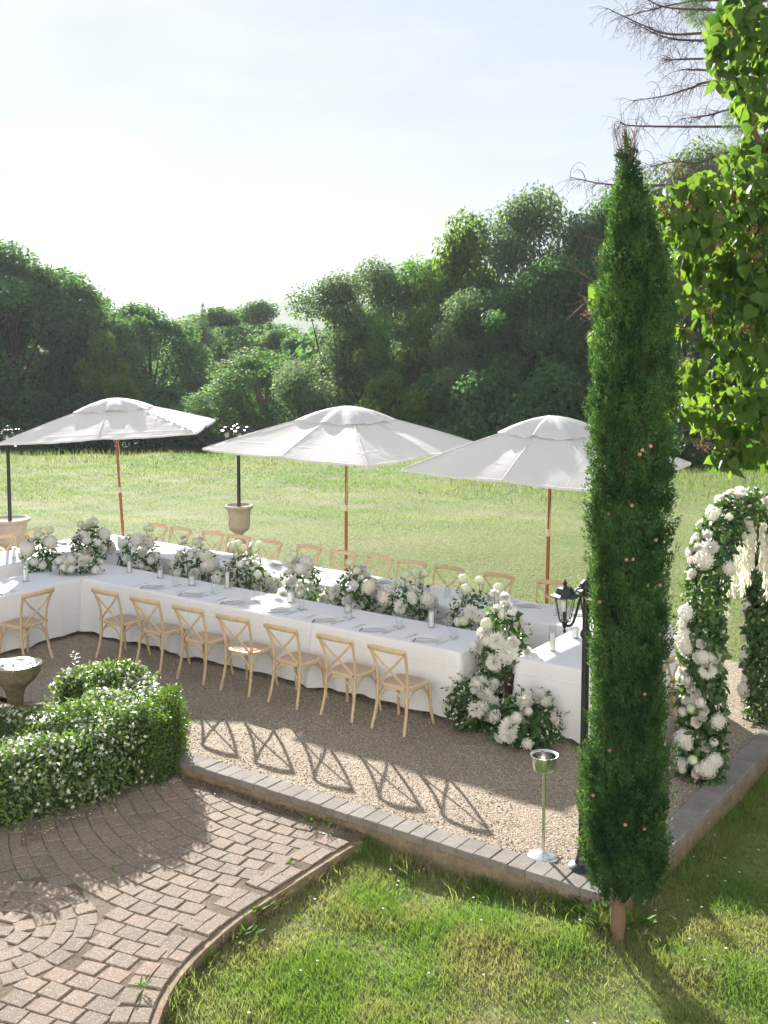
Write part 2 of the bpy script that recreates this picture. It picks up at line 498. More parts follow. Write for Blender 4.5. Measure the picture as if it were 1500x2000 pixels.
M['seedpod'] = leaf_mat('brown_seed', (0.20, 0.11, 0.07), (0.32, 0.20, 0.12), 0.2, (1.2, 1, 0.8), 0.8, 0.2)
M['jasmine'] = leaf_mat('jasmine_leaf', (0.055, 0.125, 0.030), (0.16, 0.24, 0.075), 0.4, (1.5, 1.5, 0.6), 0.32, 0.6)
M['box'] = leaf_mat('boxwood_leaf', (0.055, 0.12, 0.020), (0.12, 0.20, 0.035), 0.4, (1.5, 1.5, 0.5), 0.4, 0.45)
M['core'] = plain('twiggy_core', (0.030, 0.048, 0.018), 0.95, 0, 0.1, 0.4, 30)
M['florist'] = leaf_mat('florist_leaf', (0.030, 0.080, 0.025), (0.085, 0.155, 0.045), 0.38, (1.6, 1.6, 0.6), 0.4, 0.4)
M['petal'] = leaf_mat('white_petal', (0.82, 0.80, 0.73), (0.85, 0.84, 0.81), 0.48, (1.0, 0.99, 0.95), 0.6, 0.2)
M['petal_pink'] = leaf_mat('blush_petal', (0.82, 0.75, 0.68), (0.83, 0.80, 0.74), 0.35, (1.0, 0.95, 0.88), 0.6, 0.2)
M['petal_green'] = leaf_mat('pale_green_floret', (0.62, 0.68, 0.48), (0.78, 0.80, 0.66), 0.3, (1.0, 1.0, 0.8), 0.6, 0.2)
M['strand'] = leaf_mat('hanging_strand', (0.80, 0.79, 0.72), (0.83, 0.82, 0.78), 0.4, (1.0, 1.0, 0.85), 0.7, 0.1)
M['stem'] = plain('green_stem', (0.07, 0.13, 0.04), 0.6)

# ================================================================== THE SETTING
def sstep(a, b, x):
    t = np.clip((x - a) / (b - a), 0, 1)
    return t * t * (3 - 2 * t)
def gz(x, y):
    """height of the grass ground"""
    x = np.asarray(x, float); y = np.asarray(y, float)
    v = (x - AX) * VX + (y - AY) * VY
    z = -0.21 + 0.18 * sstep(0.5, 3.8, v)
    s_ = (x - AX) * UX + (y - AY) * UY
    z = z + 0.09 * np.exp(-((s_ - 2.7) / .75) ** 2 - ((v + 2.95) / .6) ** 2)
    yc = 47 - 10 * sstep(-2, 9, x) + 1.2 * np.sin(x * .21 + 1)
    far = np.clip(y - 18, 0, 44)
    z = z - 0.046 * far * sstep(0, 10, far)
    d_ = np.clip(y - yc, 0, 24)
    z = z - 0.13 * d_ * sstep(0, 5, d_) - 0.002 * np.clip(y - 72, 0, 900)
    amp = 0.02 + 0.05 * sstep(18, 40, y)
    z = z + amp * (np.sin(x * 1.3 + 0.7 * y) * np.sin(y * 0.9 - 0.4 * x) + 0.5 * np.sin(x * 3.1) * np.sin(y * 2.7 + 1))
    return z

xs = np.concatenate([-np.geomspace(1500, 22, 26), np.arange(-21.6, 21.7, 0.4), np.geomspace(22, 1500, 26)])
ys = np.concatenate([np.arange(-8, 3, 1.0), np.arange(3, 24, 0.35), np.arange(24, 72, 1.2), np.geomspace(73, 1500, 26)])
gx, gy = np.meshgrid(xs, ys)
gv = np.stack([gx.ravel(), gy.ravel(), gz(gx, gy).ravel()], 1)
nx, ny = len(xs), len(ys)
ii = (np.arange(ny - 1)[:, None] * nx + np.arange(nx - 1)[None]).ravel()
ground = put('ground', np_mesh('ground', gv, np.stack([ii, ii + 1, ii + nx + 1, ii + nx], 1), M['ground'], True))
tag(ground, 'sloping meadow and lawn ground', None, None, 'structure')

# ---- gravel terrace with kerb
T_FRONT, T_RIGHT, T_BACK, T_LEFT = -2.43, 2.84, 3.9, -13.0
KW = 0.22
su = np.arange(T_LEFT, T_RIGHT - KW + 0.001, 0.14); su[-1] = T_RIGHT - KW + 0.02
vvv = np.arange(T_FRONT + KW - 0.02, T_BACK + 0.001, 0.14)
gs, gvv = np.meshgrid(su, vvv)
tx = AX + gs * UX + gvv * VX; ty = AY + gs * UY + gvv * VY
tz = 0.004 * np.sin(gs * 7 + 2 * np.sin(gvv * 3)) + RNG.normal(0, 0.0022, gs.shape)
n1, n2 = len(su), len(vvv)
ii = (np.arange(n2 - 1)[:, None] * n1 + np.arange(n1 - 1)[None]).ravel()
terrace = put('terrace', np_mesh('terrace', np.stack([tx.ravel(), ty.ravel(), tz.ravel()], 1), np.stack([ii, ii + 1, ii + n1 + 1, ii + n1], 1), M['gravel'], True))
tag(terrace, 'raised terrace of pale crushed gravel under the tables', None, None, 'structure')
mw = MB()
def svbox(mb, s0, s1, v0, v1, z0, z1, bev=0.0, mi=0):
    c = sv((s0 + s1) / 2, (v0 + v1) / 2, (z0 + z1) / 2)
    mb.box(c, (s1 - s0, v1 - v0, z1 - z0), TH, mi, bev)
svbox(mw, T_LEFT, T_RIGHT - 0.02, T_FRONT + 0.015, T_FRONT + 0.17, -0.5, -0.045)
svbox(mw, T_RIGHT - 0.17, T_RIGHT - 0.022, T_FRONT + 0.172, T_BACK, -0.5, -0.045)
mw.build('retaining_wall', M['wall'], terrace, smooth=False)
kerb_me = []
for k in range(4):
    b = MB(); L = 0.152
    e = 0.003 + 0.0015 * k
    b.box((0, 0, 0), (L - 0.0025, KW, 0.06), 0, 0, e)
    kerb_me.append(b.mesh('kerb_stone', M['kerb'], False))
s = T_RIGHT - 0.08
k = 0
while s > -3.4:
    o = put('kerb_stone', kerb_me[k % 4], terrace, sv(s, T_FRONT + KW / 2 + random.uniform(-.004, .004), -0.012 + random.uniform(-.004, .004)), (random.uniform(-.015, .015), random.uniform(-.012, .012), TH + random.uniform(-.012, .012)))
    s -= 0.152; k += 1
v = T_FRONT + KW + 0.08
while v < T_BACK:
    put('kerb_stone', kerb_me[k % 4], terrace, sv(T_RIGHT - KW / 2, v, -0.012 + random.uniform(-.004, .004)), (random.uniform(-.012, .012), random.uniform(-.015, .015), TH + PI / 2 + random.uniform(-.012, .012)))
    v += 0.152; k += 1

# ---- brick patio
PZ = -0.10
edge = [(-0.20, 8.93), (-0.33, 8.80), (-0.74, 8.21), (-1.12, 7.62), (-1.37, 6.99), (-1.42, 6.45), (-1.36, 5.8), (-1.15, 5.0)]
edge = [(p.x, p.y) for p in smooth_path([(a, b, 0) for a, b in edge], 6)]
pf0 = sv(0.60, T_FRONT + 0.01); pf1 = sv(-7, T_FRONT + 0.01)
outline = [(pf0.x, pf0.y)] + edge + [(-7, 5.0), (pf1.x, pf1.y)]
mp_ = MB()
n = len(outline)
mp_.add([(a, b, PZ - 0.0085) for a, b in outline] + [(a, b, -0.5) for a, b in outline],
        [tuple(range(n - 1, -1, -1))[::1]] + [(i, (i + 1) % n, n + (i + 1) % n, n + i) for i in range(n)])
patio = mp_.build('patio', M['soil'], None, smooth=False)
tag(patio, 'curved patio of worn brick pavers in fanning rows', None, None, 'structure')
# mortar lip along the curved edge
ml = MB()
e2 = [Vector((a, b, 0)) for a, b in edge]
for i in range(len(e2) - 1):
    a, b = e2[i], e2[i + 1]
    t = (b - a).normalized(); nrm = Vector((t.y, -t.x, 0)) * -0.05
    zt = PZ - 0.020
    q = [a, b, b + nrm, a + nrm]
    ml.add([(p.x, p.y, zt) for p in q] + [(p.x, p.y, -0.5) for p in q], [(0, 1, 2, 3), (4, 7, 6, 5), (0, 4, 5, 1), (1, 5, 6, 2), (2, 6, 7, 3), (3, 7, 4, 0)])
ml.build('edging_strip', M['wall'], patio, smooth=False)
def inside(x, y, poly):
    r = False; j = len(poly) - 1
    for i in range(len(poly)):
        xi, yi = poly[i]; xj, yj = poly[j]
        if (yi > y) != (yj > y) and x < (xj - xi) * (y - yi) / (yj - yi) + xi: r = not r
        j = i
    return r
brick_me = []
for k in range(5):
    b = MB()
    b.box((0, 0, -0.03), (1, 1, 0.06), 0, 0, 0.0)
    vs_ = []
    a = 0.5; e = 0.045; z1 = 0.0; z0 = -0.008
    jit = lambda: random.uniform(-.035, .035)
    base = [(-a, -a), (a, -a), (a, a), (-a, a)]
    base = [(x + jit(), y + jit()) for x, y in base]
    top = [(x * (1 - 2 * e), y * (1 - 2 * e)) for x, y in base]
    vs_ = [(x, y, -0.06) for x, y in base] + [(x, y, z0) for x, y in base] + [(x, y, z1 + random.uniform(-.002, .002)) for x, y in top]
    fs = [(8, 9, 10, 11)]
    for q in (0, 4):
        for i in range(4): fs.append((q + i, q + (i + 1) % 4, q + 4 + (i + 1) % 4, q + 4 + i))
    m2 = MB(); m2.add(vs_, fs)
    brick_me.append(m2.mesh('brick', M['brick'], False))
def hfun(a):
    if a > 0.2: return 0.12 * .2 + .235 * .04 + 0.21 * (a - 0.2), 0.21
    return 0.12 * a + 0.235 * a * a, 0.12 + 0.47 * a
C0 = on(-12, 1818, PZ)
bricks = []
RL, RB = 0.186, 0.152
for ring in range(5):
    r = 0.06 + 0.142 * ring
    nb = max(3, int(round(2 * PI * max(r, .03) / 0.165)))
    for j in range(nb):
        w = 2 * PI * (j + 0.5 * (ring % 2)) / nb
        bricks.append((C0.x + r * math.cos(w), C0.y + r * math.sin(w), w + PI / 2, 2 * PI * max(r, .03) / nb - 0.003, 0.138))
RMAX = 0.06 + 0.142 * 4 + 0.069
row = 0
c = -8.2
while c < -2.0:
    sd = (row * 0.5 * RL) % RL + random.uniform(-.02, .02)
    a = -4.0 + sd
    while a < 1.6:
        h, sl = hfun(a)
        bb = c + h
        p = sv(a, bb)
        ln = RL * random.choice((1, 1, 1, 0.92))
        rr = math.hypot(p.x - C0.x, p.y - C0.y)
        if bb < T_FRONT - 0.10 and rr > RMAX + 0.052 and inside(p.x, p.y, outline):
            near_edge = min(math.hypot(p.x - q.x, p.y - q.y) for q in e2)
            if near_edge > 0.262:
                bricks.append((p.x, p.y, TH + math.atan(sl), ln * math.sqrt(1 + sl * sl) - 0.006, RB / math.sqrt(1 + sl * sl) * 1.01 - 0.006))
        a += RL
    c += RB * 1.02
    row += 1
acc_ = 0.0
for i in range(len(e2) - 1):
    a_, b_ = e2[i], e2[i + 1]; t_ = (b_ - a_); acc_ += t_.length
    if acc_ >= 0.168:
        acc_ -= 0.168; t_.normalize(); n_ = Vector((t_.y, -t_.x, 0))
        for off_ in (0.062, 0.185)[:1 + (i % 2) * 0 + 1]:
            p_ = b_ + n_ * off_
            if not inside(p_.x, p_.y, outline): p_ = b_ - n_ * off_
            if to_sv(p_.x, p_.y)[1] < T_FRONT - .07: bricks.append((p_.x, p_.y, math.atan2(t_.y, t_.x), 0.160, 0.116))
def px_of(x, y, z):
    fw = y * math.cos(PITCH) - (z - CAM_H) * math.sin(PITCH)
    up = y * math.sin(PITCH) + (z - CAM_H) * math.cos(PITCH)
    return 750 + F_PX * x / fw, HOR + F_PX * math.tan(PITCH) - F_PX * up / fw
seen, rest = [], []
for q in bricks:
    a, b = px_of(q[0], q[1], PZ)
    (seen if (-40 < a < 900 and b < 2040 and math.hypot(q[0] + 4.1, q[1] - 11.1) > 1.9) else rest).append(q)
seen.sort(key=lambda q: math.hypot(q[0], q[1]))
rest += seen[300:]; seen = seen[:300]
for i, (x, y, rz, ln, wd) in enumerate(seen):
    put('brick', brick_me[i % 5], patio, (x, y, PZ + random.uniform(-.003, .004)),
        (random.uniform(-.02, .02), random.uniform(-.02, .02), rz + random.uniform(-.03, .03) + (PI if i % 2 else 0)), (ln, wd, 1))
mb = MB()
for x, y, rz, ln, wd in rest:
    mb.box((x, y, PZ - 0.03 + random.uniform(-.005, .004)), (ln, wd, 0.06), rz, 0, 0.008)
if rest:
    tag(mb.build('brick_paving', M['brick'], patio, smooth=False), None, None, None, 'stuff')

# ---- the house the view is taken from (behind the camera; its sunlit front throws light back on the terrace)
def house():
    o = thing('house', 'pale rendered country house facing the terrace, behind the viewer', 'house', (0, -0.9, -0.3))
    wm = plain('cream_render', (0.80, 0.78, 0.745), 0.9, 0, 0.2, 0.12, 2.0)
    b = MB(); X0, X1, HT = -13.0, 13.0, 9.2
    cols = [-11, -8.25, -5.5, -2.75, 0, 2.75, 5.5, 8.25, 11]; rows = [(0.9, 2.9), (4.1, 6.0), (7.0, 8.3)]
    xs_ = [X0]
    for c_ in cols: xs_ += [c_ - .55, c_ + .55]
    xs_ += [X1]; zs_ = [0]
    for a_, c_ in rows: zs_ += [a_, c_]
    zs_ += [HT]
    for i in range(len(xs_) - 1):
        for j in range(len(zs_) - 1):
            if i % 2 == 1 and j % 2 == 1: continue
            x0_, x1_, z0_, z1_ = xs_[i], xs_[i + 1], zs_[j], zs_[j + 1]
            b.add([(x0_, 0, z0_), (x1_, 0, z0_), (x1_, 0, z1_), (x0_, 0, z1_)], [(3, 2, 1, 0)])
    for (p0, p1) in (((X0, 0), (X0, -9)), ((X0, -9), (X1, -9)), ((X1, -9), (X1, 0))):
        b.add([(*p0, 0), (*p1, 0), (*p1, HT), (*p0, HT)], [(0, 1, 2, 3)])
    b.build('wall', wm, o, smooth=False)
    b = MB(); b.add([(X0 - .4, .4, HT), (X1 + .4, .4, HT), (X1 + .4, -9.4, HT), (X0 - .4, -9.4, HT), (X0 + 3, -4.5, HT + 2.6), (X1 - 3, -4.5, HT + 2.6)], [(0, 1, 5, 4), (1, 2, 5), (2, 3, 4, 5), (3, 0, 4), (3, 2, 1, 0)])
    b.build('roof', plain('clay_tiles', (0.30, 0.15, 0.09), 0.9, 0, 0.2, 0.3, 6), o, smooth=False)
    fr_m = plain('white_frame', (0.7, 0.7, 0.68), 0.5)
    for c_ in cols:
        for a_, d_ in rows:
            m1 = MB(); m1.box((c_, -.16, (a_ + d_) / 2), (1.1, .02, d_ - a_)); w_ = m1.build('window', M['iron'], o, smooth=False)
            m1 = MB(); m1.box((c_, -.13, (a_ + d_) / 2), (.06, .04, d_ - a_)); m1.box((c_, -.13, (a_ + d_) / 2), (1.1, .039, .05)); m1.build('frame', fr_m, w_, smooth=False)
            m1 = MB(); m1.box((c_, .03, a_ - .05), (1.3, .14, .08)); m1.build('sill', wm, w_, smooth=False)
house()

# ---- distant hills
mh = MB()
for (x0, x1, yy, hh, seed) in ((-900, 900, 620, 13, 1), (-1200, 1200, 980, 24, 2)):
    rr = random.Random(seed); k = 90; pts = []
    for i in range(k + 1):
        x = x0 + (x1 - x0) * i / k
        z = hh * (0.72 + 0.2 * math.sin(x * 0.011 + seed) + 0.12 * math.sin(x * 0.031 + 2 * seed) + rr.uniform(-.03, .03))
        pts.append((x, z))
    vs_ = []
    for x, z in pts:
        vs_ += [(x, yy - 90, -14), (x, yy, z), (x, yy + 120, -14)]
    fs = []
    for i in range(k):
        for j in range(2):
            fs.append((3 * i + j, 3 * i + 3 + j, 3 * i + 4 + j, 3 * i + 1 + j))
    mh.add(vs_, fs)
tag(mh.build('hills', plain('far_woods', (0.05, 0.08, 0.04), 0.95, 0, 0.1, 0.4, 0.05), None, angle=80), 'low wooded hills on the horizon', None, None, 'structure')

# ------------------------------------------------------------------ leaf and blade generators (numpy)
def unit(a):
    return a / np.maximum(np.linalg.norm(a, axis=-1, keepdims=True), 1e-9)
def cards(P, D, N, L, W, fold=0.0):
    """leaf shaped quads: base P, along D, facing N"""
    D = unit(D); S = unit(np.cross(D, N)); N2 = np.cross(S, D)
    L = np.asarray(L).reshape(-1, 1); W = np.asarray(W).reshape(-1, 1)
    k = len(P)
    V = np.empty((k, 4, 3))
    V[:, 0] = P
    V[:, 1] = P + D * L * 0.45 - S * W * 0.5 + N2 * W * fold
    V[:, 2] = P + D * L
    V[:, 3] = P + D * L * 0.45 + S * W * 0.5 + N2 * W * fold
    F = np.arange(k * 4).reshape(k, 4)
    return V.reshape(-1, 3), F
def leaves6(P, D, N, L, W, fold=0.15, droop=0.15):
    """broader leaf, two faces each side of a midrib (8 triangles as 4 quads)"""
    D = unit(D); S = unit(np.cross(D, N)); N2 = np.cross(S, D)
    L = np.asarray(L).reshape(-1, 1); W = np.asarray(W).reshape(-1, 1)
    k = len(P)
    V = np.empty((k, 8, 3))
    def pt(l, w, n): return P + D * L * l + S * W * w + N2 * (W * n)
    V[:, 0] = pt(0, 0, 0); V[:, 1] = pt(.30, -.46, fold); V[:, 2] = pt(.68, -.36, fold - droop)
    V[:, 3] = pt(1, 0, -2.2 * droop); V[:, 4] = pt(.68, .36, fold - droop); V[:, 5] = pt(.30, .46, fold)
    V[:, 6] = pt(.32, 0, 0); V[:, 7] = pt(.68, 0, -droop)
    b = (np.arange(k) * 8).reshape(-1, 1)
    F = np.concatenate([b + np.array([[0, 6, 1, 1]])[:, [0, 1, 2]], b + np.array([[0, 5, 6]]),
                        b + np.array([[1, 6, 7]]), b + np.array([[1, 7, 2]]), b + np.array([[2, 7, 3]]),
                        b + np.array([[6, 5, 4]]), b + np.array([[6, 4, 7]]), b + np.array([[7, 4, 3]])], 0)
    return V.reshape(-1, 3), F
def blades(P, H, W, lean, up=None):
    k = len(P)
    w = RNG.uniform(0, 2 * PI, k)
    side = np.stack([np.cos(w), np.sin(w), np.zeros(k)], 1)
    w2 = RNG.uniform(0, 2 * PI, k)
    ld = np.stack([np.cos(w2), np.sin(w2), np.zeros(k)], 1) * (np.asarray(lean) * H)[:, None]
    Z = np.array([[0, 0, 1.0]])
    H_ = H[:, None]; W_ = W[:, None]
    V = np.empty((k, 5, 3))
    V[:, 0] = P - side * W_ * .5; V[:, 1] = P + side * W_ * .5
    mid = P + Z * H_ * .55 + ld * .3
    V[:, 2] = mid - side * W_ * .42; V[:, 3] = mid + side * W_ * .42
    V[:, 4] = P + Z * H_ * .93 + ld
    b = (np.arange(k) * 5)[:, None]
    F = np.concatenate([b + np.array([[0, 1, 3]]), b + np.array([[0, 3, 2]]), b + np.array([[2, 3, 4]])], 0)
    return V.reshape(-1, 3), F
def rand_dirs(k):
    return unit(RNG.normal(size=(k, 3)))
def cat(*vf):
    V, F, b = [], [], 0
    for v_, f_ in vf:
        V.append(v_); F.append(f_ + b); b += len(v_)
    return np.concatenate(V), np.concatenate(F)

# ================================================================== GRASS
def in_terrace(x, y, m=0.0):
    s_ = (x - AX) * UX + (y - AY) * UY; v_ = (x - AX) * VX + (y - AY) * VY
    return (s_ < T_RIGHT + m) & (v_ > T_FRONT - m) & (v_ < T_BACK + m)
ex = np.array([p[0] for p in edge][::-1]); ey = np.array([p[1] for p in edge][::-1])
def in_patio(x, y, m=0.0):
    xe = np.interp(y, ey, ex)
    return (x < xe + m) & (y < 10.5)
def lawn_points(k):
    x = RNG.uniform(-1.7, 5.6, k); y = RNG.uniform(5.6, 13.5, k)
    # keep more points near the camera
    keep = ~in_terrace(x, y, 0.0) & ~in_patio(x, y, 0.0) & (x < 0.36 * y + 1.0)
    keep &= RNG.uniform(0, 1, k) < np.clip(8.0 / y, 0, 1) ** 1.5
    return x[keep], y[keep]
x, y = lawn_points(460000)
# bare and worn spots thin the turf, tufts thicken it
nzv = np.sin(x * 2.1 + 1.3 * np.sin(y * 1.7)) * np.sin(y * 2.6 + 1.1 * np.sin(x * 2.3)) + 0.5 * np.sin(x * 5.2 + y * 3.1) * np.sin(y * 6.1 - x * 2.0)
keep = RNG.uniform(0, 1, len(x)) < np.clip(0.66 + 0.36 * nzv, 0.34, 1)
x, y, nzv = x[keep], y[keep], nzv[keep]
H = RNG.uniform(0.020, 0.062, len(x)) * (1 + 0.7 * np.clip(nzv, -0.5, 1.2))
V_, F_ = blades(np.stack([x, y, gz(x, y) - 0.004], 1), H, RNG.uniform(0.004, 0.0075, len(x)), RNG.uniform(0.2, 1.0, len(x)))
lawn = put('lawn_grass', np_mesh('lawn_grass', V_, F_, M['grass']))
tag(lawn, 'short tufted green lawn in front of the terrace', 'grass', None, 'stuff')
# longer grass along the foot of the kerb, the patio edge and the cypress
pts = []
for k in range(5200):
    w = random.random()
    if w < 0.42:
        p = sv(random.uniform(0.6, T_RIGHT + .05), T_FRONT - abs(random.gauss(0, 0.10)) - 0.01)
    elif w < 0.62:
        p = sv(T_RIGHT + abs(random.gauss(0, 0.10)) + 0.01, random.uniform(T_FRONT, 2.5))
    elif w < 0.85:
        q = random.choice(e2); p = Vector((q.x + abs(random.gauss(0, 0.10)) + .01, q.y + random.uniform(-.1, .1), 0))
    else:
        a = random.uniform(0, 2 * PI); r = abs(random.gauss(0, 0.22)) + .03
        p = Vector((1.66 + r * math.cos(a), 7.62 + r * math.sin(a), 0))
    pts.append((p.x, p.y))
pts = np.array(pts)
clump = np.sin(pts[:, 0] * 9) * np.sin(pts[:, 1] * 7.3 + 2)
kp = RNG.uniform(0, 1, len(pts)) < 0.35 + 0.65 * (clump > -0.1)
pts, clump = pts[kp], clump[kp]
H = RNG.uniform(0.05, 0.13, len(pts)) * (1 + 0.5 * np.clip(clump, 0, 1))
V_, F_ = blades(np.stack([pts[:, 0], pts[:, 1], gz(pts[:, 0], pts[:, 1]) - .005], 1), H, RNG.uniform(0.005, 0.009, len(pts)), RNG.uniform(0.2, 0.9, len(pts)))
tag(put('edge_grass', np_mesh('edge_grass', V_, F_, M['grass'])), 'longer rough grass along the kerb and patio edge', 'grass', None, 'stuff')
# meadow
k = 330000
yy = 13.0 + (66 - 13.0) * RNG.uniform(0, 1, k) ** 1.55
xx = RNG.uniform(-1, 1, k) * (0.40 * yy + 2.5)
kp = ~in_terrace(xx, yy, 0.02)
xx, yy = xx[kp], yy[kp]
tall = sstep(24, 40, yy) * 0.065 + 0.045
tall = tall * (0.75 + 0.5 * np.clip(np.sin(xx * 0.5 + 2 * np.sin(yy * .21)) * np.sin(yy * .4 + 1), 0, 1))
H = tall * RNG.uniform(0.6, 1.5, len(xx))
V_, F_ = blades(np.stack([xx, yy, gz(xx, yy) - .01], 1), H, 0.00046 * yy * RNG.uniform(0.7, 1.4, len(xx)), RNG.uniform(0.2, 0.9, len(xx)))
tag(put('meadow_grass', np_mesh('meadow_grass', V_, F_, M['field_grass'])), 'sunlit meadow grass behind the tables', 'grass', None, 'stuff')
# tall seeding grass under the wood edge
k = 16000
yy = np.concatenate([RNG.uniform(26, 41, k // 2), RNG.uniform(40, 51, k // 2)])
xx = np.concatenate([RNG.uniform(2, 19, k // 2), RNG.uniform(-24, 8, k // 2)])
kp = RNG.uniform(0, 1, k) < np.where(xx > 2, np.clip((yy - 26 + 0.3 * (xx - 8)) / 11, 0.03, 1), np.clip((yy - 40) / 12, .05, 1))
xx, yy = xx[kp], yy[kp]
H = RNG.uniform(0.15, 0.42, len(xx))
V_, F_ = blades(np.stack([xx, yy, gz(xx, yy) - .01], 1), H, RNG.uniform(0.014, 0.03, len(xx)), RNG.uniform(0.1, 0.5, len(xx)))
tag(put('seeding_grass', np_mesh('seeding_grass', V_, F_, M['seed_grass'])), 'tall seeding grass along the edge of the wood', 'grass', None, 'stuff')

# ================================================================== TREES
G1, G2, G3 = 'trees of the left wood edge', 'trees in the far gap', 'trees of the right wood edge'
def crown_clumps(rng, w, h, n, flat=0.8, hollow=0.35):
    """centres and radii of leaf clumps filling an uneven crown of width w, height h, base at z=0"""
    out = []
    while len(out) < n:
        d = rng.normal(size=3); d /= np.linalg.norm(d)
        r = rng.uniform(hollow, 1.0) ** 0.6
        p = d * r
        zz = (p[2] + 1) / 2
        prof = 0.62 + 0.55 * math.sin(PI * min(1, zz * 0.9 + 0.16))
        lump = 1 + 0.22 * math.sin(3 * math.atan2(p[1], p[0]) + 5 * zz) + 0.12 * math.sin(7 * zz + 2 * p[0])
        out.append((p[0] * w / 2 * prof * lump * .82, p[1] * w / 2 * prof * lump * .82, zz * h, rng.uniform(0.07, 0.20) * w))
    return np.array(out)
def tree_mesh(seed, w, h, trunk_h, n_clump, n_leaf, leaf, mat, bark, hollow=0.35, flat=0.75, upright=0.0):
    rng = np.random.default_rng(seed)
    cl = crown_clumps(rng, w, h, n_clump, hollow=hollow)
    cl[:, 2] += trunk_h
    wts = cl[:, 3] ** 2; wts /= wts.sum()
    idx = rng.choice(len(cl), n_leaf, p=wts)
    d = rng.normal(size=(n_leaf, 3)); d /= np.linalg.norm(d, axis=1, keepdims=True)
    r = rng.uniform(0, 1, n_leaf) ** 0.42
    c = cl[idx]
    P = c[:, :3] + d * (r * c[:, 3])[:, None] * np.array([1, 1, flat])
    P += rng.normal(0, 0.06, P.shape) * w * 0.25 * (rng.uniform(0, 1, (n_leaf, 1)) < .16)
    N = unit(d * 0.6 + np.array([0, 0, 0.7]) + rng.normal(0, 0.55, (n_leaf, 3)))
    D = unit(np.cross(N, rng.normal(size=(n_leaf, 3))) + np.array([0, 0, -0.25]))
    L = leaf * rng.uniform(0.65, 1.35, n_leaf)
    V, F = cards(P, D, N, L, L * 0.62, 0.12)
    crown = np_mesh('crown', V, F, mat)
    tb = MB()
    base = Vector((0, 0, -0.6))
    lean = Vector((rng.uniform(-.35, .35), rng.uniform(-.3, .3), 0))
    top = Vector((lean.x * 2, lean.y * 2, trunk_h + h * 0.7))
    R0 = 0.022 * (h + trunk_h) + 0.04
    spine = smooth_path([base, Vector((lean.x * .3, lean.y * .3, trunk_h * .6)), Vector((lean.x, lean.y, trunk_h + h * .25)), top], 5)
    tb.tube(spine, [R0 * (1.25 - 1.1 * i / (len(spine) - 1)) for i in range(len(spine))], 8)
    order = np.argsort(-cl[:, 3])[: min(len(cl), 26)]
    for j in order:
        e = Vector(cl[j, :3])
        k0 = int(np.clip((e.z - trunk_h * .5) / (h + trunk_h) * len(spine) * 0.75, 2, len(spine) - 3))
        a = spine[k0]
        m_ = a.lerp(e, 0.5) + Vector((0, 0, -0.10 * (e - a).length + rng.uniform(0, .5)))
        pth = smooth_path([a, m_, e], 4)
        r0 = R0 * 0.42 * rng.uniform(.6, 1)
        tb.tube(pth, [r0 * (1 - .85 * i / (len(pth) - 1)) for i in range(len(pth))], 5)
    return crown, tb.mesh('trunk', bark)
KIND = {}
KIND['oak'] = tree_mesh(11, 7.0, 7.0, 1.4, 44, 34000, 0.165, M['leaf_dark'], M['bark'])
KIND['holm'] = tree_mesh(12, 6.5, 7.5, 0.8, 50, 34000, 0.14, M['leaf_olive'], M['bark'], flat=.7)
KIND['ash'] = tree_mesh(13, 5.5, 7.5, 1.5, 36, 22000, 0.18, M['leaf_mid'], M['bark'], hollow=.5)
KIND['lime'] = tree_mesh(14, 5.0, 5.6, 0.7, 44, 17000, 0.18, M['leaf_bright'], M['bark'], hollow=.4)
KIND['thin'] = tree_mesh(15, 6.0, 5.5, 1.8, 34, 13000, 0.14, M['leaf_mid'], M['bark_pale'], hollow=.6)
KIND['shrub'] = tree_mesh(16, 4.5, 2.6, 0.1, 34, 10000, 0.17, M['leaf_dark'], M['bark'], hollow=.3)
KIND['bush'] = tree_mesh(17, 3.2, 2.6, 0.1, 26, 9000, 0.14, M['leaf_bright'], M['bark'], hollow=.3)
DIM = {'oak': (7.0, 8.4), 'holm': (6.5, 8.3), 'ash': (5.5, 9.0), 'lime': (5.0, 6.3), 'thin': (6.0, 7.3), 'shrub': (4.5, 2.7), 'bush': (3.2, 2.7)}
def tree(kind, px, top, dist, wpx, name, label, group='trees along the wood edge', rz=None):
    dist = dist * (1.72 if group != G3 else 1.62); wpx = wpx * 1.16
    t_ = at(px, top, dist)
    g = float(gz(t_.x, dist))
    hgt = t_.z - g
    w = wpx / F_PX * dist
    o = thing(name, label, 'shrub' if kind in ('shrub', 'bush') else 'tree', (t_.x, dist, g), random.uniform(0, 6.28) if rz is None else rz, group)
    cr, tk = KIND[kind]
    sc = (w / DIM[kind][0], w / DIM[kind][0], hgt / DIM[kind][1] * 1.03)
    put('trunk', tk, o, scale=sc); put('crown', cr, o, scale=sc)
    return o
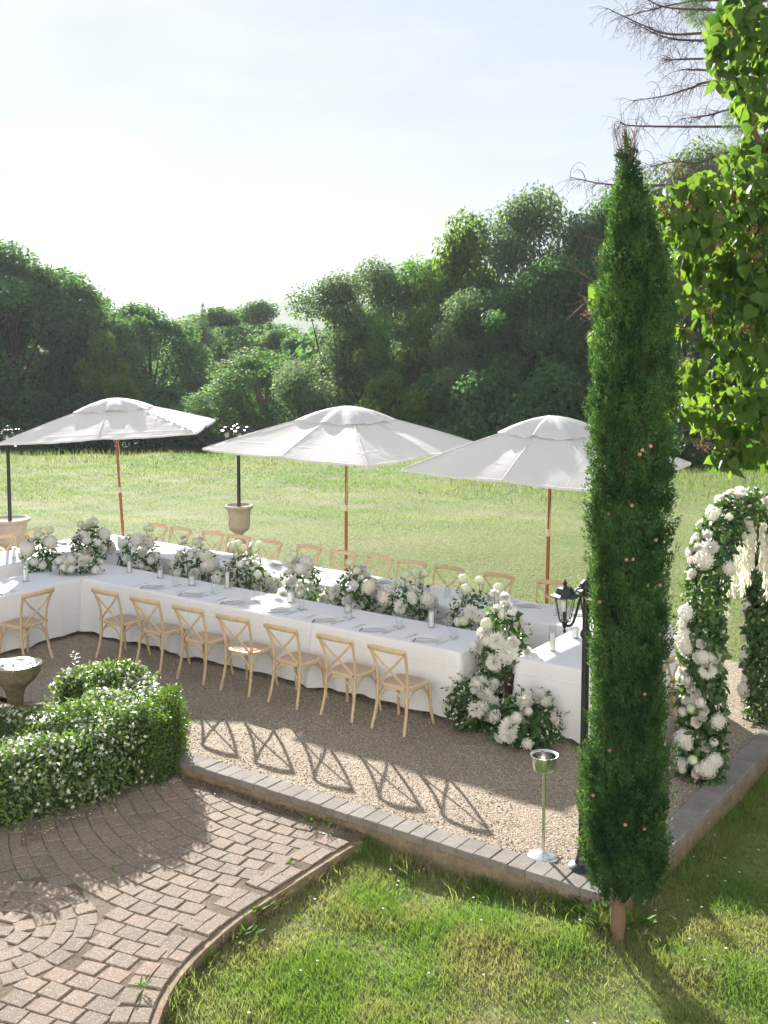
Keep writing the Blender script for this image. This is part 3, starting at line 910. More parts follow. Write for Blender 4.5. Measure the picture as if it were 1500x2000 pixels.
W = [
 ('oak', 20, 478, 50, 330, 'oak_tree', 'tallest dark oak at the left edge of the picture', G1),
 ('ash', 118, 520, 53, 230, 'ash_tree', 'leafy ash right beside the tallest left oak', G1),
 ('oak', 165, 560, 51, 230, 'oak_tree', 'broad dark oak above the leaning parasol peak', G1),
 ('lime', 205, 672, 47, 120, 'lime_tree', 'small bright green tree right behind leaning parasol peak', G1),
 ('oak', 285, 598, 54, 250, 'oak_tree', 'round dark oak right of the leaning parasol peak', G1),
 ('holm', 372, 640, 60, 150, 'evergreen_tree', 'low grey evergreen between the round dark oak and the gap', G1),
 ('ash', 425, 596, 66, 170, 'ash_tree', 'pale hazy tree at the left side of the far gap', G2),
 ('oak', 490, 592, 72, 200, 'oak_tree', 'widest hazy oak in the middle of far gap', G2),
 ('ash', 545, 640, 62, 130, 'ash_tree', 'lower light tree before the hazy gap oaks', G2),
 ('thin', 515, 690, 46, 250, 'spreading_tree', 'open spreading tree with visible branches behind middle lamp', G2),
 ('thin', 430, 755, 45, 160, 'spreading_tree', 'low open tree left of the spreading tree', G2),
 ('oak', 590, 660, 55, 190, 'oak_tree', 'dark oak between far gap and middle parasol', G3),
 ('holm', 655, 555, 44, 230, 'holm_oak', 'brownish grey holm oak with leaning trunk left of middle parasol peak', G3),
 ('bush', 755, 728, 37, 130, 'bush', 'bright green bush right behind middle parasol peak', G3),
 ('holm', 745, 530, 46, 210, 'holm_oak', 'grey green holm oak just behind the bright bush', G3),
 ('thin', 800, 520, 44, 190, 'spreading_tree', 'airy light tree on the rising right tree line', G3),
 ('lime', 905, 468, 43, 190, 'lime_tree', 'yellow green tree top on the rising tree line', G3),
 ('ash', 850, 500, 45, 170, 'ash_tree', 'slender ash left of the yellow green tree top', G3),
 ('holm', 925, 590, 39, 230, 'holm_oak', 'low broad holm oak above the middle parasol right corner', G3),
 ('holm', 1030, 402, 42, 270, 'holm_oak', 'tallest holm oak crowning the right tree line', G3),
 ('oak', 1050, 520, 38, 300, 'oak_tree', 'deep green oak above the cypress side parasol', G3),
 ('holm', 1140, 440, 40, 230, 'holm_oak', 'holm oak just left of the cypress tip', G3),
 ('oak', 1230, 380, 39, 240, 'oak_tree', 'dark oak hidden behind the cypress tip', G3),
 ('holm', 1360, 320, 37, 300, 'holm_oak', 'dark holm oak behind the large leaved tree', G3),
 ('oak', 1490, 330, 36, 320, 'oak_tree', 'dark oak at the right edge behind large leaves', G3),
 ('shrub', 35, 765, 47, 220, 'shrub', 'dark shrub behind the far left lamp', G1),
 ('shrub', 170, 770, 48, 220, 'shrub', 'dark shrub behind the leaning parasol', G1),
 ('shrub', 300, 755, 49, 220, 'shrub', 'dark shrub right of the leaning parasol', G1),
 ('shrub', 400, 790, 50, 180, 'shrub', 'dark shrub behind the leaning parasol right corner', G1),
 ('shrub', 610, 775, 46, 220, 'shrub', 'dark shrub left of middle parasol peak', G3),
 ('shrub', 850, 745, 38, 250, 'shrub', 'dark shrub between middle and cypress side parasols', G3),
 ('shrub', 960, 730, 36, 250, 'shrub', 'dark shrub above the left slope of cypress side parasol', G3),
 ('shrub', 1080, 720, 35, 270, 'shrub', 'dark shrub behind the cypress side parasol peak', G3),
 ('shrub', 1210, 730, 35, 260, 'shrub', 'dark shrub hidden behind the cypress', G3),
 ('shrub', 1340, 740, 34, 270, 'shrub', 'dark shrub right of the cypress', G3),
 ('shrub', 1470, 740, 33, 280, 'shrub', 'dark shrub at the right edge beyond the arch', G3),
]
for w_ in W: tree(*w_)
# a dark mass of wood behind
bk = []
for i in range(26):
    px = -160 + i * 70 + random.uniform(-20, 20)
    top = 640 if px < 330 else (640 if px < 640 else (600 if px < 900 else 480))
    if 330 < px < 400 or 560 < px < 600: top = 660
    bk.append((px, top + random.uniform(-10, 30), 110 if px < 620 else 84))
Vs = []
rng = np.random.default_rng(5)
for px, top, dist in bk:
    t_ = at(px, top, dist); g = float(gz(t_.x, dist)) - .5
    hgt = t_.z - g
    kk = 2600
    d = rng.normal(size=(kk, 3)); d /= np.linalg.norm(d, axis=1, keepdims=True)
    P = np.array([t_.x, dist, g + hgt * .5]) + d * np.array([4.6, 3, hgt * .5]) * (rng.uniform(0, 1, (kk, 1)) ** .4)
    N = unit(d + rng.normal(0, .6, (kk, 3))); D = unit(np.cross(N, rng.normal(size=(kk, 3))))
    Vs.append(cards(P, D, N, rng.uniform(.32, .65, kk), rng.uniform(.24, .48, kk), .1))
V_, F_ = cat(*Vs)
tag(put('background_wood', np_mesh('background_wood', V_, F_, M['leaf_dark'])), 'dense dark wood filling in behind the tree line', 'wood', None, 'stuff')
# slim conifer tip in the gap
def spruce(px, top, dist, name, label):
    t_ = at(px, top, dist); g = float(gz(t_.x, dist)); h = t_.z - g
    o = thing(name, label, 'tree', (t_.x, dist, g), 0, G2)
    b = MB(); b.tube([(0, 0, -.5), (0, 0, h)], [0.14, 0.015], 6); b.build('trunk', M['bark'], o)
    P, D = [], []
    for i in range(3800):
        z = h * (0.25 + 0.75 * RNG.uniform() ** .8); r = (1 - z / h) * 2.4 * RNG.uniform(.1, 1) + .04
        a = RNG.uniform(0, 2 * PI); P.append((r * math.cos(a), r * math.sin(a), z - r * .25)); D.append((math.cos(a), math.sin(a), -.25))
    P, D = np.array(P), np.array(D)
    V, F = cards(P, D, unit(RNG.normal(0, .4, P.shape) + [0, 0, 1]), (.12 + .6 * (1 - P[:, 2] / h)) * RNG.uniform(.6, 1.2, len(P)), (.05 + .2 * (1 - P[:, 2] / h)) * RNG.uniform(.6, 1.2, len(P)))
    put('crown', np_mesh('crown', V, F, M['leaf_dark']), o)
spruce(396, 592, 104, 'spruce_tree', 'slim dark spruce tip standing up in the far gap')

# ================================================================== TABLES AND CLOTHS
TZ = 0.735
def cloth(name, L, W_, seed, hem=0.055, hang=(1, 1, 1, 1)):
    """cloth over a table L x W; hang: skirt on -y, +x, +y, -x"""
    rr = random.Random(seed)
    rc = 0.02
    a, b = L / 2 + 0.008, W_ / 2 + 0.008
    per = []
    step = 0.035
    corners = [(-a, -b), (a, -b), (a, b), (-a, b)]
    for i in range(4):
        p, q = Vector(corners[i]), Vector(corners[(i + 1) % 4])
        ln = (q - p).length; k = int(ln / step)
        d = (q - p) / ln
        nrm = Vector((d.y, -d.x))
        for j in range(k):
            t = rc + (ln - 2 * rc) * j / (k - 1)
            per.append((p + d * t, nrm, i, t, ln))
        e0 = q - d * rc
        d2 = Vector((-d.y, d.x)); e1 = q + d2 * rc
        nn = (nrm + Vector((d2.y, -d2.x))).normalized()
        per.append(((e0 + e1) / 2 + nn * rc * .2, nn, i, ln, ln))
    n = len(per)
    ph = [rr.uniform(0, 6.28) for _ in range(8)]
    lam = [rr.uniform(.38, .6), rr.uniform(.2, .3), rr.uniform(.9, 1.4)]
    acc, pos = 0, []
    for i in range(n):
        pos.append(acc); acc += (per[(i + 1) % n][0] - per[i][0]).length
    levels = [(-0.03, 0.0), (-0.006, -0.001), (0.0, -0.006), (0.004, -0.02)] + [None] * 9
    V = []
    top = TZ + 0.012
    for li, lv in enumerate(levels):
        for i, (p, nr, side, t, ln) in enumerate(per):
            if lv is not None:
                q = p + nr * lv[0]; z = top + lv[1]
            else:
                f = (li - 3) / 9.0
                s_ = pos[i]
                cdist = min(t, ln - t)
                cf = math.exp(-(cdist / 0.12) ** 2)
                wv = (math.sin(s_ * 2 * PI / lam[0] + ph[0]) * .5 + math.sin(s_ * 2 * PI / lam[1] + ph[1]) * .25 + math.sin(s_ * 2 * PI / lam[2] + ph[2]) * .6)
                out_ = 0.006 + f * (0.026 + 0.024 * wv + 0.05 * cf)
                hz = hem + 0.010 * math.sin(s_ * 2 * PI / lam[2] + ph[3]) + 0.006 * math.sin(s_ * 2 * PI / lam[0] + ph[4]) - 0.018 * cf
                z = (top - 0.02) + (hz - (top - 0.02)) * f
                q = p + nr * out_
            V.append((q.x, q.y, z))
    F = []
    m_ = MB(); m_.add(V, [])
    prev = list(range(n))
    for fx in (.985, .90, .72, .5, .27, .06):
        base_ = len(m_.v)
        m_.v.extend([(V[i][0] * fx, V[i][1] * fx, top + .0006 * math.sin(V[i][0] * 7 * fx + seed) * math.sin(V[i][1] * 9 * fx)) for i in range(n)])
        cur = list(range(base_, base_ + n))
        for i in range(n):
            j = (i + 1) % n; F.append((prev[i], prev[j], cur[j], cur[i]))
        prev = cur
    F.append(tuple(prev))
    sides = [q[2] for q in per]
    for li in range(len(levels) - 1):
        for i in range(n):
            j = (i + 1) % n
            if li >= 3 and not hang[sides[i]]: continue
            F.append((li * n + i, (li + 1) * n + i, (li + 1) * n + j, li * n + j))
    m_.f = F; m_.m = [0] * len(F)
    me = m_.mesh(name, M['cloth'], True, 60)
    return me
def table(s0, s1, v0, v1, label, clabel, seed, hang, hem=0.055):
    L, W_ = s1 - s0, v1 - v0
    o = thing('banquet_table', label, 'table', sv((s0 + s1) / 2, (v0 + v1) / 2), TH, 'banquet tables under the white cloths')
    MB().box((0, 0, TZ - 0.015), (L - .012, W_ - .012, 0.03), 0, 0).build('tabletop', M['wood_dark'], o, smooth=False)
    for sx in (-1, 1):
        for sy in (-1, 1):
            MB().box((sx * (L / 2 - .12), sy * (W_ / 2 - .09), (TZ - .03) / 2), (0.05, 0.05, TZ - 0.03)).build('leg', M['wood_dark'], o, smooth=False)
    c_ = put('tablecloth', cloth('tablecloth', L, W_, seed, hem, hang), None, sv((s0 + s1) / 2, (v0 + v1) / 2), (0, 0, TH))
    tag(c_, clabel, 'tablecloth', 'white tablecloths')
FW = 0.80
table(-5.90, -3.935, 0, FW, 'front row banquet table nearest the left corner', 'white cloth at the left end of the front row', 1, (1, 1, 1, 1))
table(-3.93, -1.965, 0.004, FW + .004, 'middle banquet table of the front row', 'white cloth in the middle of the front row', 2, (1, 1, 1, 1), 0.05)
table(-1.96, 0, 0, FW, 'front row banquet table at the right end', 'white cloth at the right end of front row by the big flowers', 3, (1, 1, 1, 1), 0.06)
for k, (a, b) in enumerate(((-8.25, -6.33), (-6.325, -4.405), (-4.40, -2.48), (-2.475, -0.555), (-0.55, 1.36))):
    nm = ('leftmost', 'second from left', 'middle', 'fourth from left', 'rightmost')[k]
    table(a, b, 1.55, 2.35, nm + ' banquet table of the rear row by the meadow', nm + ' white cloth of the rear row by the meadow', 10 + k, (1, 1, 1, 1))
table(-6.70, -5.905, -2.7, -0.95, 'inner side table running towards the fountain', 'white cloth on the inner side table behind the lone left chair', 21, (1, 1, 1, 1))
table(-6.70, -5.905, -0.945, 0.80, 'inner corner table under the corner flowers', 'white cloth at the inner corner under the corner flowers', 22, (1, 1, 1, 1))
table(-8.25, -7.455, -2.7, -0.58, 'outer side table at the left edge', 'white cloth on the outer left side table', 23, (1, 1, 1, 1))
table(-8.25, -7.455, -0.575, 1.545, 'outer side table near the rear corner', 'white cloth on outer left table by the rear corner', 24, (1, 1, 1, 1))
table(0.56, 1.36, 0.19, 1.545, 'short cross table behind the black lamp post', 'white cloth on the short cross table behind the lamp post', 25, (1, 1, 1, 1))

# ================================================================== CHAIRS
def make_chair():
    o = thing('cross_back_chair', 'x', 'chair')
    def leg_tube(pts, r0, r1, name='leg', par=o):
        p = smooth_path(pts, 5)
        k = len(p)
        b = MB(); b.tube(p, [r0 + (r1 - r0) * i / (k - 1) for i in range(k)], 8)
        return b.build(name, M['oak'], par)
    for sx in (-1, 1):
        leg_tube([(sx * .205, -.275, 0), (sx * .190, -.215, .22), (sx * .186, -.195, .45), (sx * .195, -.215, .66), (sx * .222, -.290, .865)], .0165, .0150, 'back_leg')
        leg_tube([(sx * .225, .215, 0), (sx * .205, .185, .2), (sx * .200, .180, .435)], .0145, .0175, 'front_leg')
    # bent top rail
    pts = [(-.236, -.292, .860), (-.15, -.325, .868), (0, -.340, .872), (.15, -.325, .868), (.236, -.292, .860)]
    p = smooth_path(pts, 5)
    b = MB(); b.tube(p, [(.030, .012)] * len(p), 8, flat=(0, 0, 1)); b.build('top_rail', M['oak'], o)
    # crossed back slats
    for sx in (-1, 1):
        p = smooth_path([(sx * .210, -.283, .835), (sx * .08, -.262 - .008 * sx, .70), (-sx * .06, -.236 - .008 * sx, .58), (-sx * .175, -.205, .465)], 5)
        b = MB(); b.tube(p, [(.0085, .0135)] * len(p), 6, flat=(0, 1, 0)); b.build('cross_slat', M['oak'], o)
    # seat ring and woven pad
    ring = []
    for j in range(28):
        w = 2 * PI * j / 28
        cx, cy = math.cos(w), math.sin(w)
        e = 0.55
        x = .215 * math.copysign(abs(cx) ** e, cx); y = .205 * math.copysign(abs(cy) ** e, cy) - 0.002
        x *= 1.0 + 0.13 * (y / .2) * .5
        ring.append((x, y))
    n = len(ring)
    b = MB()
    V = []
    for (f, z) in ((1, .435), (1.012, .445), (1.0, .463), (.96, .468), (.86, .468), (.85, .452)):
        V += [(x * f, y * f, z) for x, y in ring]
    F = []
    for i in range(5):
        for j in range(n):
            F.append((i * n + j, i * n + (j + 1) % n, (i + 1) * n + (j + 1) % n, (i + 1) * n + j))
    F.append(tuple(range(n - 1, -1, -1)))
    b.add(V, F); b.build('seat_frame', M['oak'], o)
    b = MB(); V = []
    for (f, z) in ((.87, .462), (.80, .472), (.55, .476), (.25, .473)):
        V += [(x * f, y * f, z) for x, y in ring]
    F = [tuple((3 * n) + j for j in range(n))]
    for i in range(3):
        for j in range(n):
            F.append((i * n + j, i * n + (j + 1) % n, (i + 1) * n + (j + 1) % n, (i + 1) * n + j))
    b.add(V, F); b.build('seat_pad', M['seat'], o)
    # arched braces under the seat
    def arch(p0, p1, name='arched_brace'):
        p0, p1 = Vector(p0), Vector(p1); pts = []
        for i in range(11):
            t = i / 10
            q = p0.lerp(p1, t); q.z = p0.z + (0.425 - p0.z) * (math.sin(PI * t)) ** .55
            pts.append(q)
        b = MB(); b.tube(pts, .0095, 6); b.build(name, M['oak'], o)
    arch((-.188, -.212, .235), (.188, -.212, .235))
    arch((-.203, .18, .235), (.203, .18, .235))
    for sx in (-1, 1): arch((sx * .189, -.21, .235), (sx * .203, .18, .235))
    # dark screw heads
    for sx in (-1, 1):
        for (yy, zz) in ((-.300, .850), (-.2125, .475)):
            b = MB(); b.lathe([(.0001, 0), (.006, 0), (.006, .003), (.0001, .003)], 8)
            b.build('screw', M['brass'], o, loc=(sx * (.222 if zz > .6 else .186), yy - .012, zz), rot=(PI / 2, 0, 0))
    return o
proto_chair = make_chair()
used = [False]
def chair(s_, v_, ang, label, group):
    o = proto_chair if not used[0] else copy_tree(proto_chair)
    used[0] = True
    o.location = sv(s_, v_, 0.0)
    o.rotation_euler = (0, 0, ang)
    o['label'] = label; o['group'] = group; o['category'] = 'chair'
    return o
ORD = ['first', 'second', 'third', 'fourth', 'fifth', 'sixth', 'seventh', 'eighth', 'ninth', 'tenth', 'eleventh', 'twelfth', 'thirteenth']
FRONT_S = [-0.43 - 0.703 * k for k in range(6, -1, -1)]
for k, s_ in enumerate(FRONT_S):
    chair(s_ + random.uniform(-.015, .015), -0.375 + random.uniform(-.02, .02), TH + random.uniform(-.05, .05),
          'pale oak cross back chair at front table, %s from the corner flowers' % ORD[k], 'chairs along the front table')
REAR_S = [-7.48, -6.95, -6.25, -5.72, -5.08, -4.36, -3.68, -3.10, -2.52, -1.93, -1.17, -0.38]
for k, s_ in enumerate(REAR_S):
    chair(s_, 2.56 + random.uniform(-.03, .03), TH + PI + random.uniform(-.06, .06),
          'pale oak chair behind the rear table, %s from the wide urn' % ORD[k], 'chairs behind the rear table')
chair(-5.56, -1.19, TH + PI / 2 + .03, 'lone pale oak chair by the left side table near the fountain', 'chairs at the side tables')
chair(-8.12 - .28, 0.78, TH - PI / 2, 'pale oak chair back at the left picture edge behind the flowers', 'chairs at the side tables')
chair(-8.42, 1.45, TH - PI / 2 + .05, 'pale oak chair back just left of the corner flowers', 'chairs at the side tables')
chair(1.70, 0.83, TH + PI / 2, 'pale oak chair between the cypress and the flower arch', 'chairs at the side tables')

# ================================================================== PLACE SETTINGS
def lathe_mesh(name, prof, mat, n=24, **kw):
    b = MB(); b.lathe(prof, n, **kw); return b.mesh(name, mat, True, 50)
TT = TZ + 0.013                                    # top of the cloth
plate_me = lathe_mesh('plate', [(.0005, .004), (.085, .004), (.10, .005), (.140, .009), (.142, .011), (.138, .012), (.10, .009), (.085, .008), (.0005, .008)], M['charger'], 28)
plate2_me = lathe_mesh('plate', [(.0005, .0105), (.07, .0105), (.085, .012), (.112, .017), (.114, .019), (.110, .020), (.085, .0155), (.07, .014), (.0005, .014)], M['china'], 28)
def napkin_mesh():
    b = MB()
    # folded linen: three layers, crumpled, a tail over the table edge
    for k in range(2):
        V, F = [], []
        nx_, ny_ = 7, 5
        for j in range(ny_):
            for i in range(nx_):
                u, w = i / (nx_ - 1) - .5, j / (ny_ - 1) - .5
                x = u * (.23 - .025 * k) + .012 * k; y = w * (.13 - .012 * k) + .015 * math.sin(u * 5 + k)
                z = .020 + .005 * k + .003 * math.sin(u * 9 + 2 * k) * math.cos(w * 7 + k) + .012 * (.25 - u * u)
                V.append((x, y, z))
        for j in range(ny_ - 1):
            for i in range(nx_ - 1):
                a = j * nx_ + i; F.append((a, a + 1, a + nx_ + 1, a + nx_))
        b.add(V, F)
    return b.mesh('napkin', M['napkin'])
napkin_me = napkin_mesh()
def ribbon_mesh():
    b = MB()
    p = smooth_path([(-.008, -.135, .030), (-.01, -.155, .020), (-.012, -.175, .008), (-.012, -.196, -.02), (-.010, -.200, -.085)], 4)
    b.tube(p, [(.010, .002)] * len(p), 6, flat=(1, 0, 0))
    return b.mesh('ribbon', M['ribbon'])
ribbon_me = ribbon_mesh()
def fork_mesh():
    b = MB()
    b.tube([(0, -.10, .003), (0, -.05, .004), (0, .03, .005), (0, .045, .006)], [(.006, .0015), (.004, .0015), (.003, .0015), (.009, .0015)], 6, flat=(1, 0, 0))
    for dx in (-.007, -.0023, .0023, .007):
        b.tube([(dx, .045, .006), (dx, .07, .009), (dx, .092, .007)], [.0014, .0013, .0009], 5)
    return b.mesh('fork', M['silver'])
def knife_mesh():
    b = MB()
    b.tube([(0, -.11, .004), (0, -.04, .005), (0, -.005, .004)], [(.0065, .0035), (.006, .0035), (.005, .0025)], 6, flat=(1, 0, 0))
    b.tube([(0, -.005, .004), (.001, .05, .003), (.002, .10, .003), (-.003, .118, .003)], [(.006, .0012), (.0085, .001), (.0085, .001), (.002, .0008)], 6, flat=(1, 0, 0))
    return b.mesh('knife', M['silver'])
fork_me, knife_me = fork_mesh(), knife_mesh()
wine_me = lathe_mesh('wine_glass', [(.0005, .001), (.032, .001), (.033, .003), (.006, .007), (.0035, .02), (.0035, .085), (.010, .094), (.030, .115), (.038, .145), (.036, .175), (.031, .205)], M['glass'], 18)
flute_me = lathe_mesh('champagne_glass', [(.0005, .001), (.029, .001), (.030, .003), (.005, .007), (.0032, .02), (.0032, .10), (.010, .112), (.022, .14), (.026, .18), (.024, .225)], M['glass'], 16)
tumbler_me = lathe_mesh('tumbler', [(.0005, .003), (.028, .003), (.031, .01), (.036, .095), (.0345, .095), (.029, .012), (.0005, .010)], M['glass'], 18)
def setting(s_, v_, face, where, rib=True, glasses=True):
    """one cover; face = rotation of the diner's view (local +y away from the diner)"""
    c_ = sv(s_, v_, TT)
    cs, sn = math.cos(face), math.sin(face)
    def loc(x, y, z=0.0): return (c_.x + x * cs - y * sn, c_.y + x * sn + y * cs, TT + z)
    pl = thing('plate', 'stacked white plates ' + where, 'plate', loc(0, 0), face, 'plates laid on the tables')
    put('charger', plate_me, pl); put('dinner_plate', plate2_me, pl)
    nk = thing('napkin', 'folded cream napkin on the plate ' + where, 'napkin', loc(0, 0), face + random.uniform(-.15, .15), 'folded napkins on the plates')
    put('folded_linen', napkin_me, nk, (0, .01, -.002), (0, 0, random.uniform(.25, .7)))
    if rib: put('ribbon', ribbon_me, nk, (-.03, 0, 0))
    for k, x in enumerate((-.185, -.21)):
        tag(put('fork', fork_me, None, loc(x, -.01 * k), (0, 0, face + random.uniform(-.06, .06))), ('inner' if k == 0 else 'outer') + ' fork ' + where, 'fork', 'forks laid on the tables')
    for k, x in enumerate((.185, .212)):
        tag(put('knife', knife_me, None, loc(x, -.01 * k), (0, 0, face + random.uniform(-.06, .06))), ('inner' if k == 0 else 'outer') + ' knife ' + where, 'knife', 'knives laid on the tables')
    if glasses:
        tag(put('wine_glass', wine_me, None, loc(.15 + random.uniform(-.01, .01), .21)), 'stemmed wine glass ' + where, 'glass', 'glasses on the tables')
        tag(put('champagne_glass', flute_me, None, loc(.22 + random.uniform(-.01, .01), .25)), 'slim stemmed glass ' + where, 'glass', 'glasses on the tables')
        tag(put('tumbler', tumbler_me, None, loc(.235, .165)), 'clear tumbler ' + where, 'glass', 'glasses on the tables')
for k, s_ in enumerate(FRONT_S):
    setting(s_ - .12, 0.215, TH, 'at the %s front chair from the corner flowers' % ORD[k])
for k, s_ in enumerate(REAR_S):
    setting(s_, 2.35 - .20, TH + PI, 'at the %s rear chair from the wide urn' % ORD[k])
setting(-5.905 - .2, -1.19, TH + PI / 2, 'at the lone left chair')
setting(-5.905 - .2, -1.95, TH + PI / 2, 'on the inner side table at picture edge')
setting(-8.25 + .2, 0.78, TH - PI / 2, 'at the chair by the left picture edge')
setting(-8.25 + .2, 1.45, TH - PI / 2, 'at the chair left of corner flowers')
setting(1.36 - .2, 0.83, TH + PI / 2, 'on the short cross table')
setting(0.35, 2.15, TH + PI, 'at the right end of the rear table')
# candles in glass cylinders
def candle(s_, v_, r, hg, hc, label):
    o = thing('candle_holder', label, 'candle', sv(s_, v_, TT), 0, 'candles in glass cylinders')
    b = MB(); b.lathe([(.0005, .001), (r, .001), (r, hg), (r - .003, hg), (r - .003, .005), (.0005, .005)], 20); b.build('glass_cylinder', M['glass'], o)
    rc = min(r - .012, 0.030 if r < .05 else .036)
    b = MB(); b.lathe([(.0005, .006), (rc, .006), (rc, hc - .004), (rc - .004, hc), (.0005, hc - .003)], 16); cn = b.build('candle', M['wax'], o)
    b = MB(); b.tube([(0, 0, hc - .004), (.001, 0, hc + .012)], .0015, 5); b.build('wick', M['black'], cn)
CAND = [(-5.63, .59, .036, .24, .15, 'tall glass candle nearest the corner flowers'), (-5.06, .62, .045, .16, .10, 'short wide glass candle by the first front plate'),
        (-4.40, .55, .048, .16, .11, 'wide glass candle between second and third front plates'), (-3.92, .70, .036, .26, .20, 'tall thin glass candle left of the front row centre'),
        (-2.79, .62, .050, .17, .12, 'wide glass candle in the middle of front row'), (-1.93, .64, .045, .22, .07, 'tall glass cylinder with a low candle in front row'),
        (-0.78, .66, .040, .25, .17, 'tall candle near the right end of the front table'), (0.74, .62, .040, .26, .19, 'tall candle on the short cross table corner'),
        (0.72, 1.20, .050, .15, .11, 'short thick candle on the short cross table'), (-1.70, 1.75, .05, .15, .10, 'short wide candle on rear table behind sixth flowers'),
        (-3.45, 1.75, .05, .15, .10, 'short wide candle on the rear table centre'), (-6.35, -.55, .04, .24, .16, 'tall glass candle on the inner side table'),
        (-7.75, 0.3, .04, .22, .15, 'tall glass candle on the outer left table'), (-7.2, 1.8, .04, .22, .15, 'tall glass candle on the rear table behind the corner flowers')]
for q in CAND: candle(*q)

# ================================================================== FLOWERS
def mum_mesh(name, mat, seed, layers=6, n0=20, r=1.0):
    """pompon bloom of many narrow petals, radius 1, facing +z"""
    rng = np.random.default_rng(seed)
    P, D, N, L, W_ = [], [], [], [], []
    for k in range(layers):
        el = R(-12 + 96 * k / layers)
        n = max(5, int(n0 * math.cos(max(0, el) * .92)))
        for j in range(n):
            a = 2 * PI * (j + .5 * (k % 2)) / n + rng.uniform(-.1, .1)
            d = np.array([math.cos(el) * math.cos(a), math.cos(el) * math.sin(a), math.sin(el) * .8])
            P.append(d * .15); D.append(d + rng.normal(0, .06, 3)); 
            N.append(np.array([-math.sin(el) * math.cos(a), -math.sin(el) * math.sin(a), math.cos(el)]))
            L.append(rng.uniform(.80, 1.0) * (.86 if k < layers - 2 else .62)); W_.append(rng.uniform(.20, .28))
    V, F = cards(np.array(P), np.array(D), np.array(N), L, W_, -.25)
    return np_mesh(name, V, F, mat)
def hydrangea_mesh(name, mat, seed, n=70, pw=.16):
    """globe of four-petalled florets, radius 1"""
    rng = np.random.default_rng(seed)
    i = np.arange(n); ph = np.arccos(1 - 1.75 * (i + .5) / n); th = PI * (1 + 5 ** .5) * i
    d = np.stack([np.cos(th) * np.sin(ph), np.sin(th) * np.sin(ph), np.cos(ph)], 1)
    c_ = d * rng.uniform(.84, .96, (n, 1))
    P, D, N, L = [], [], [], []
    for k in range(n):
        t = np.cross(d[k], rng.normal(size=3)); t /= np.linalg.norm(t); b_ = np.cross(d[k], t)
        for q in range(4):
            a = q * PI / 2
            dd = t * math.cos(a) + b_ * math.sin(a) + d[k] * .12
            P.append(c_[k]); D.append(dd); N.append(d[k]); L.append(pw * rng.uniform(.9, 1.2))
    V, F = cards(np.array(P), np.array(D), np.array(N), np.array(L), np.array(L) * 1.05, .05)
    # inner ball keeps it full
    m_, k2 = [], 0
    b = MB(); b.lathe([(.001, -.6), (.5, -.55), (.78, -.1), (.74, .35), (.45, .68), (.001, .8)], 10)
    V2 = np.array(b.v); F2 = np.array([f if len(f) == 4 else (*f, f[-1]) for f in b.f])
    V, F = cat((V, F), (V2, F2))
    return np_mesh(name, V, F, mat)
def rose_mesh(name, mat, seed, open_=1.0):
    """cupped layered rose, radius 1"""
    rng = np.random.default_rng(seed); V, F = [], []
    for ring, (n, r0, r1, z0, z1, w) in enumerate(((5, .35, 1.0 * open_, -.35, .28, .95), (5, .28, .74, -.3, .52, .80), (4, .2, .5, -.2, .66, .62), (3, .1, .28, -.1, .72, .42))):
        for j in range(n):
            a = 2 * PI * (j + .37 * ring) / n + rng.uniform(-.12, .12)
            ca, sa = math.cos(a), math.sin(a)
            rows = []
            for t, rr, zz, ww in ((0, r0, z0, .35), (.55, (r0 + r1) / 2 + .12, z0 + (z1 - z0) * .5, 1.0), (1, r1, z1 + rng.uniform(-.05, .05), .8)):
                for sgn in (-1, 0, 1):
                    off = sgn * w * .5 * ww
                    bend = -abs(sgn) * .16
                    x = (rr + bend) * ca - off * sa; y = (rr + bend) * sa + off * ca
                    rows.append((x, y, zz - abs(sgn) * .05))
            b0 = len(V); V += rows
            for i in range(2):
                for q in range(2):
                    p = b0 + i * 3 + q; F.append((p, p + 1, p + 4, p + 3))
    me = np_mesh(name, np.array(V), np.array(F), mat, True)
    return me
BL = {'mum': [mum_mesh('bloom', M['petal'], k) for k in (1, 2)], 'hyd': [hydrangea_mesh('bloom', M['petal'], k) for k in (3, 4)],
      'hydp': [hydrangea_mesh('bloom', M['petal_pink'], 5)], 'rose': [rose_mesh('bloom', M['petal'], k) for k in (6, 7)],
      'rosep': [rose_mesh('bloom', M['petal_pink'], 8)], 'globe': [hydrangea_mesh('bloom', M['petal_green'], 9, 120, .10)],
      'spray': [hydrangea_mesh('bloom', M['petal'], 10, 34, .26)]}
BS = 1.38
def bloom(parent, kind, p, d, r):
    """a bloom of radius r at local p facing local d"""
    q = Vector(d).to_track_quat('Z', 'Y')
    o = put('bloom', random.choice(BL[kind]), parent, p, (0, 0, 0), (r * BS, r * BS, r * BS * random.uniform(.8, 1)))
    e = q.to_euler(); o.rotation_euler = (e.x, e.y, e.z)
    return o
def foliage_ellipsoid(c_, rad, k, leaf, rng, shell=.55, drop=0.0):
    d = unit(rng.normal(size=(k, 3)))
    r = rng.uniform(shell, 1.0, (k, 1)) ** .7
    P = np.array(c_) + d * r * np.array(rad)
    N = unit(d + rng.normal(0, .5, (k, 3)) + np.array([0, 0, .3]))
    D = unit(np.cross(N, rng.normal(size=(k, 3))) + d * .4 + np.array([0, 0, -drop]))
    L = leaf * rng.uniform(.6, 1.4, k)
    return leaves6(P, D, N, L, L * rng.uniform(.38, .62, k), .12, .08)
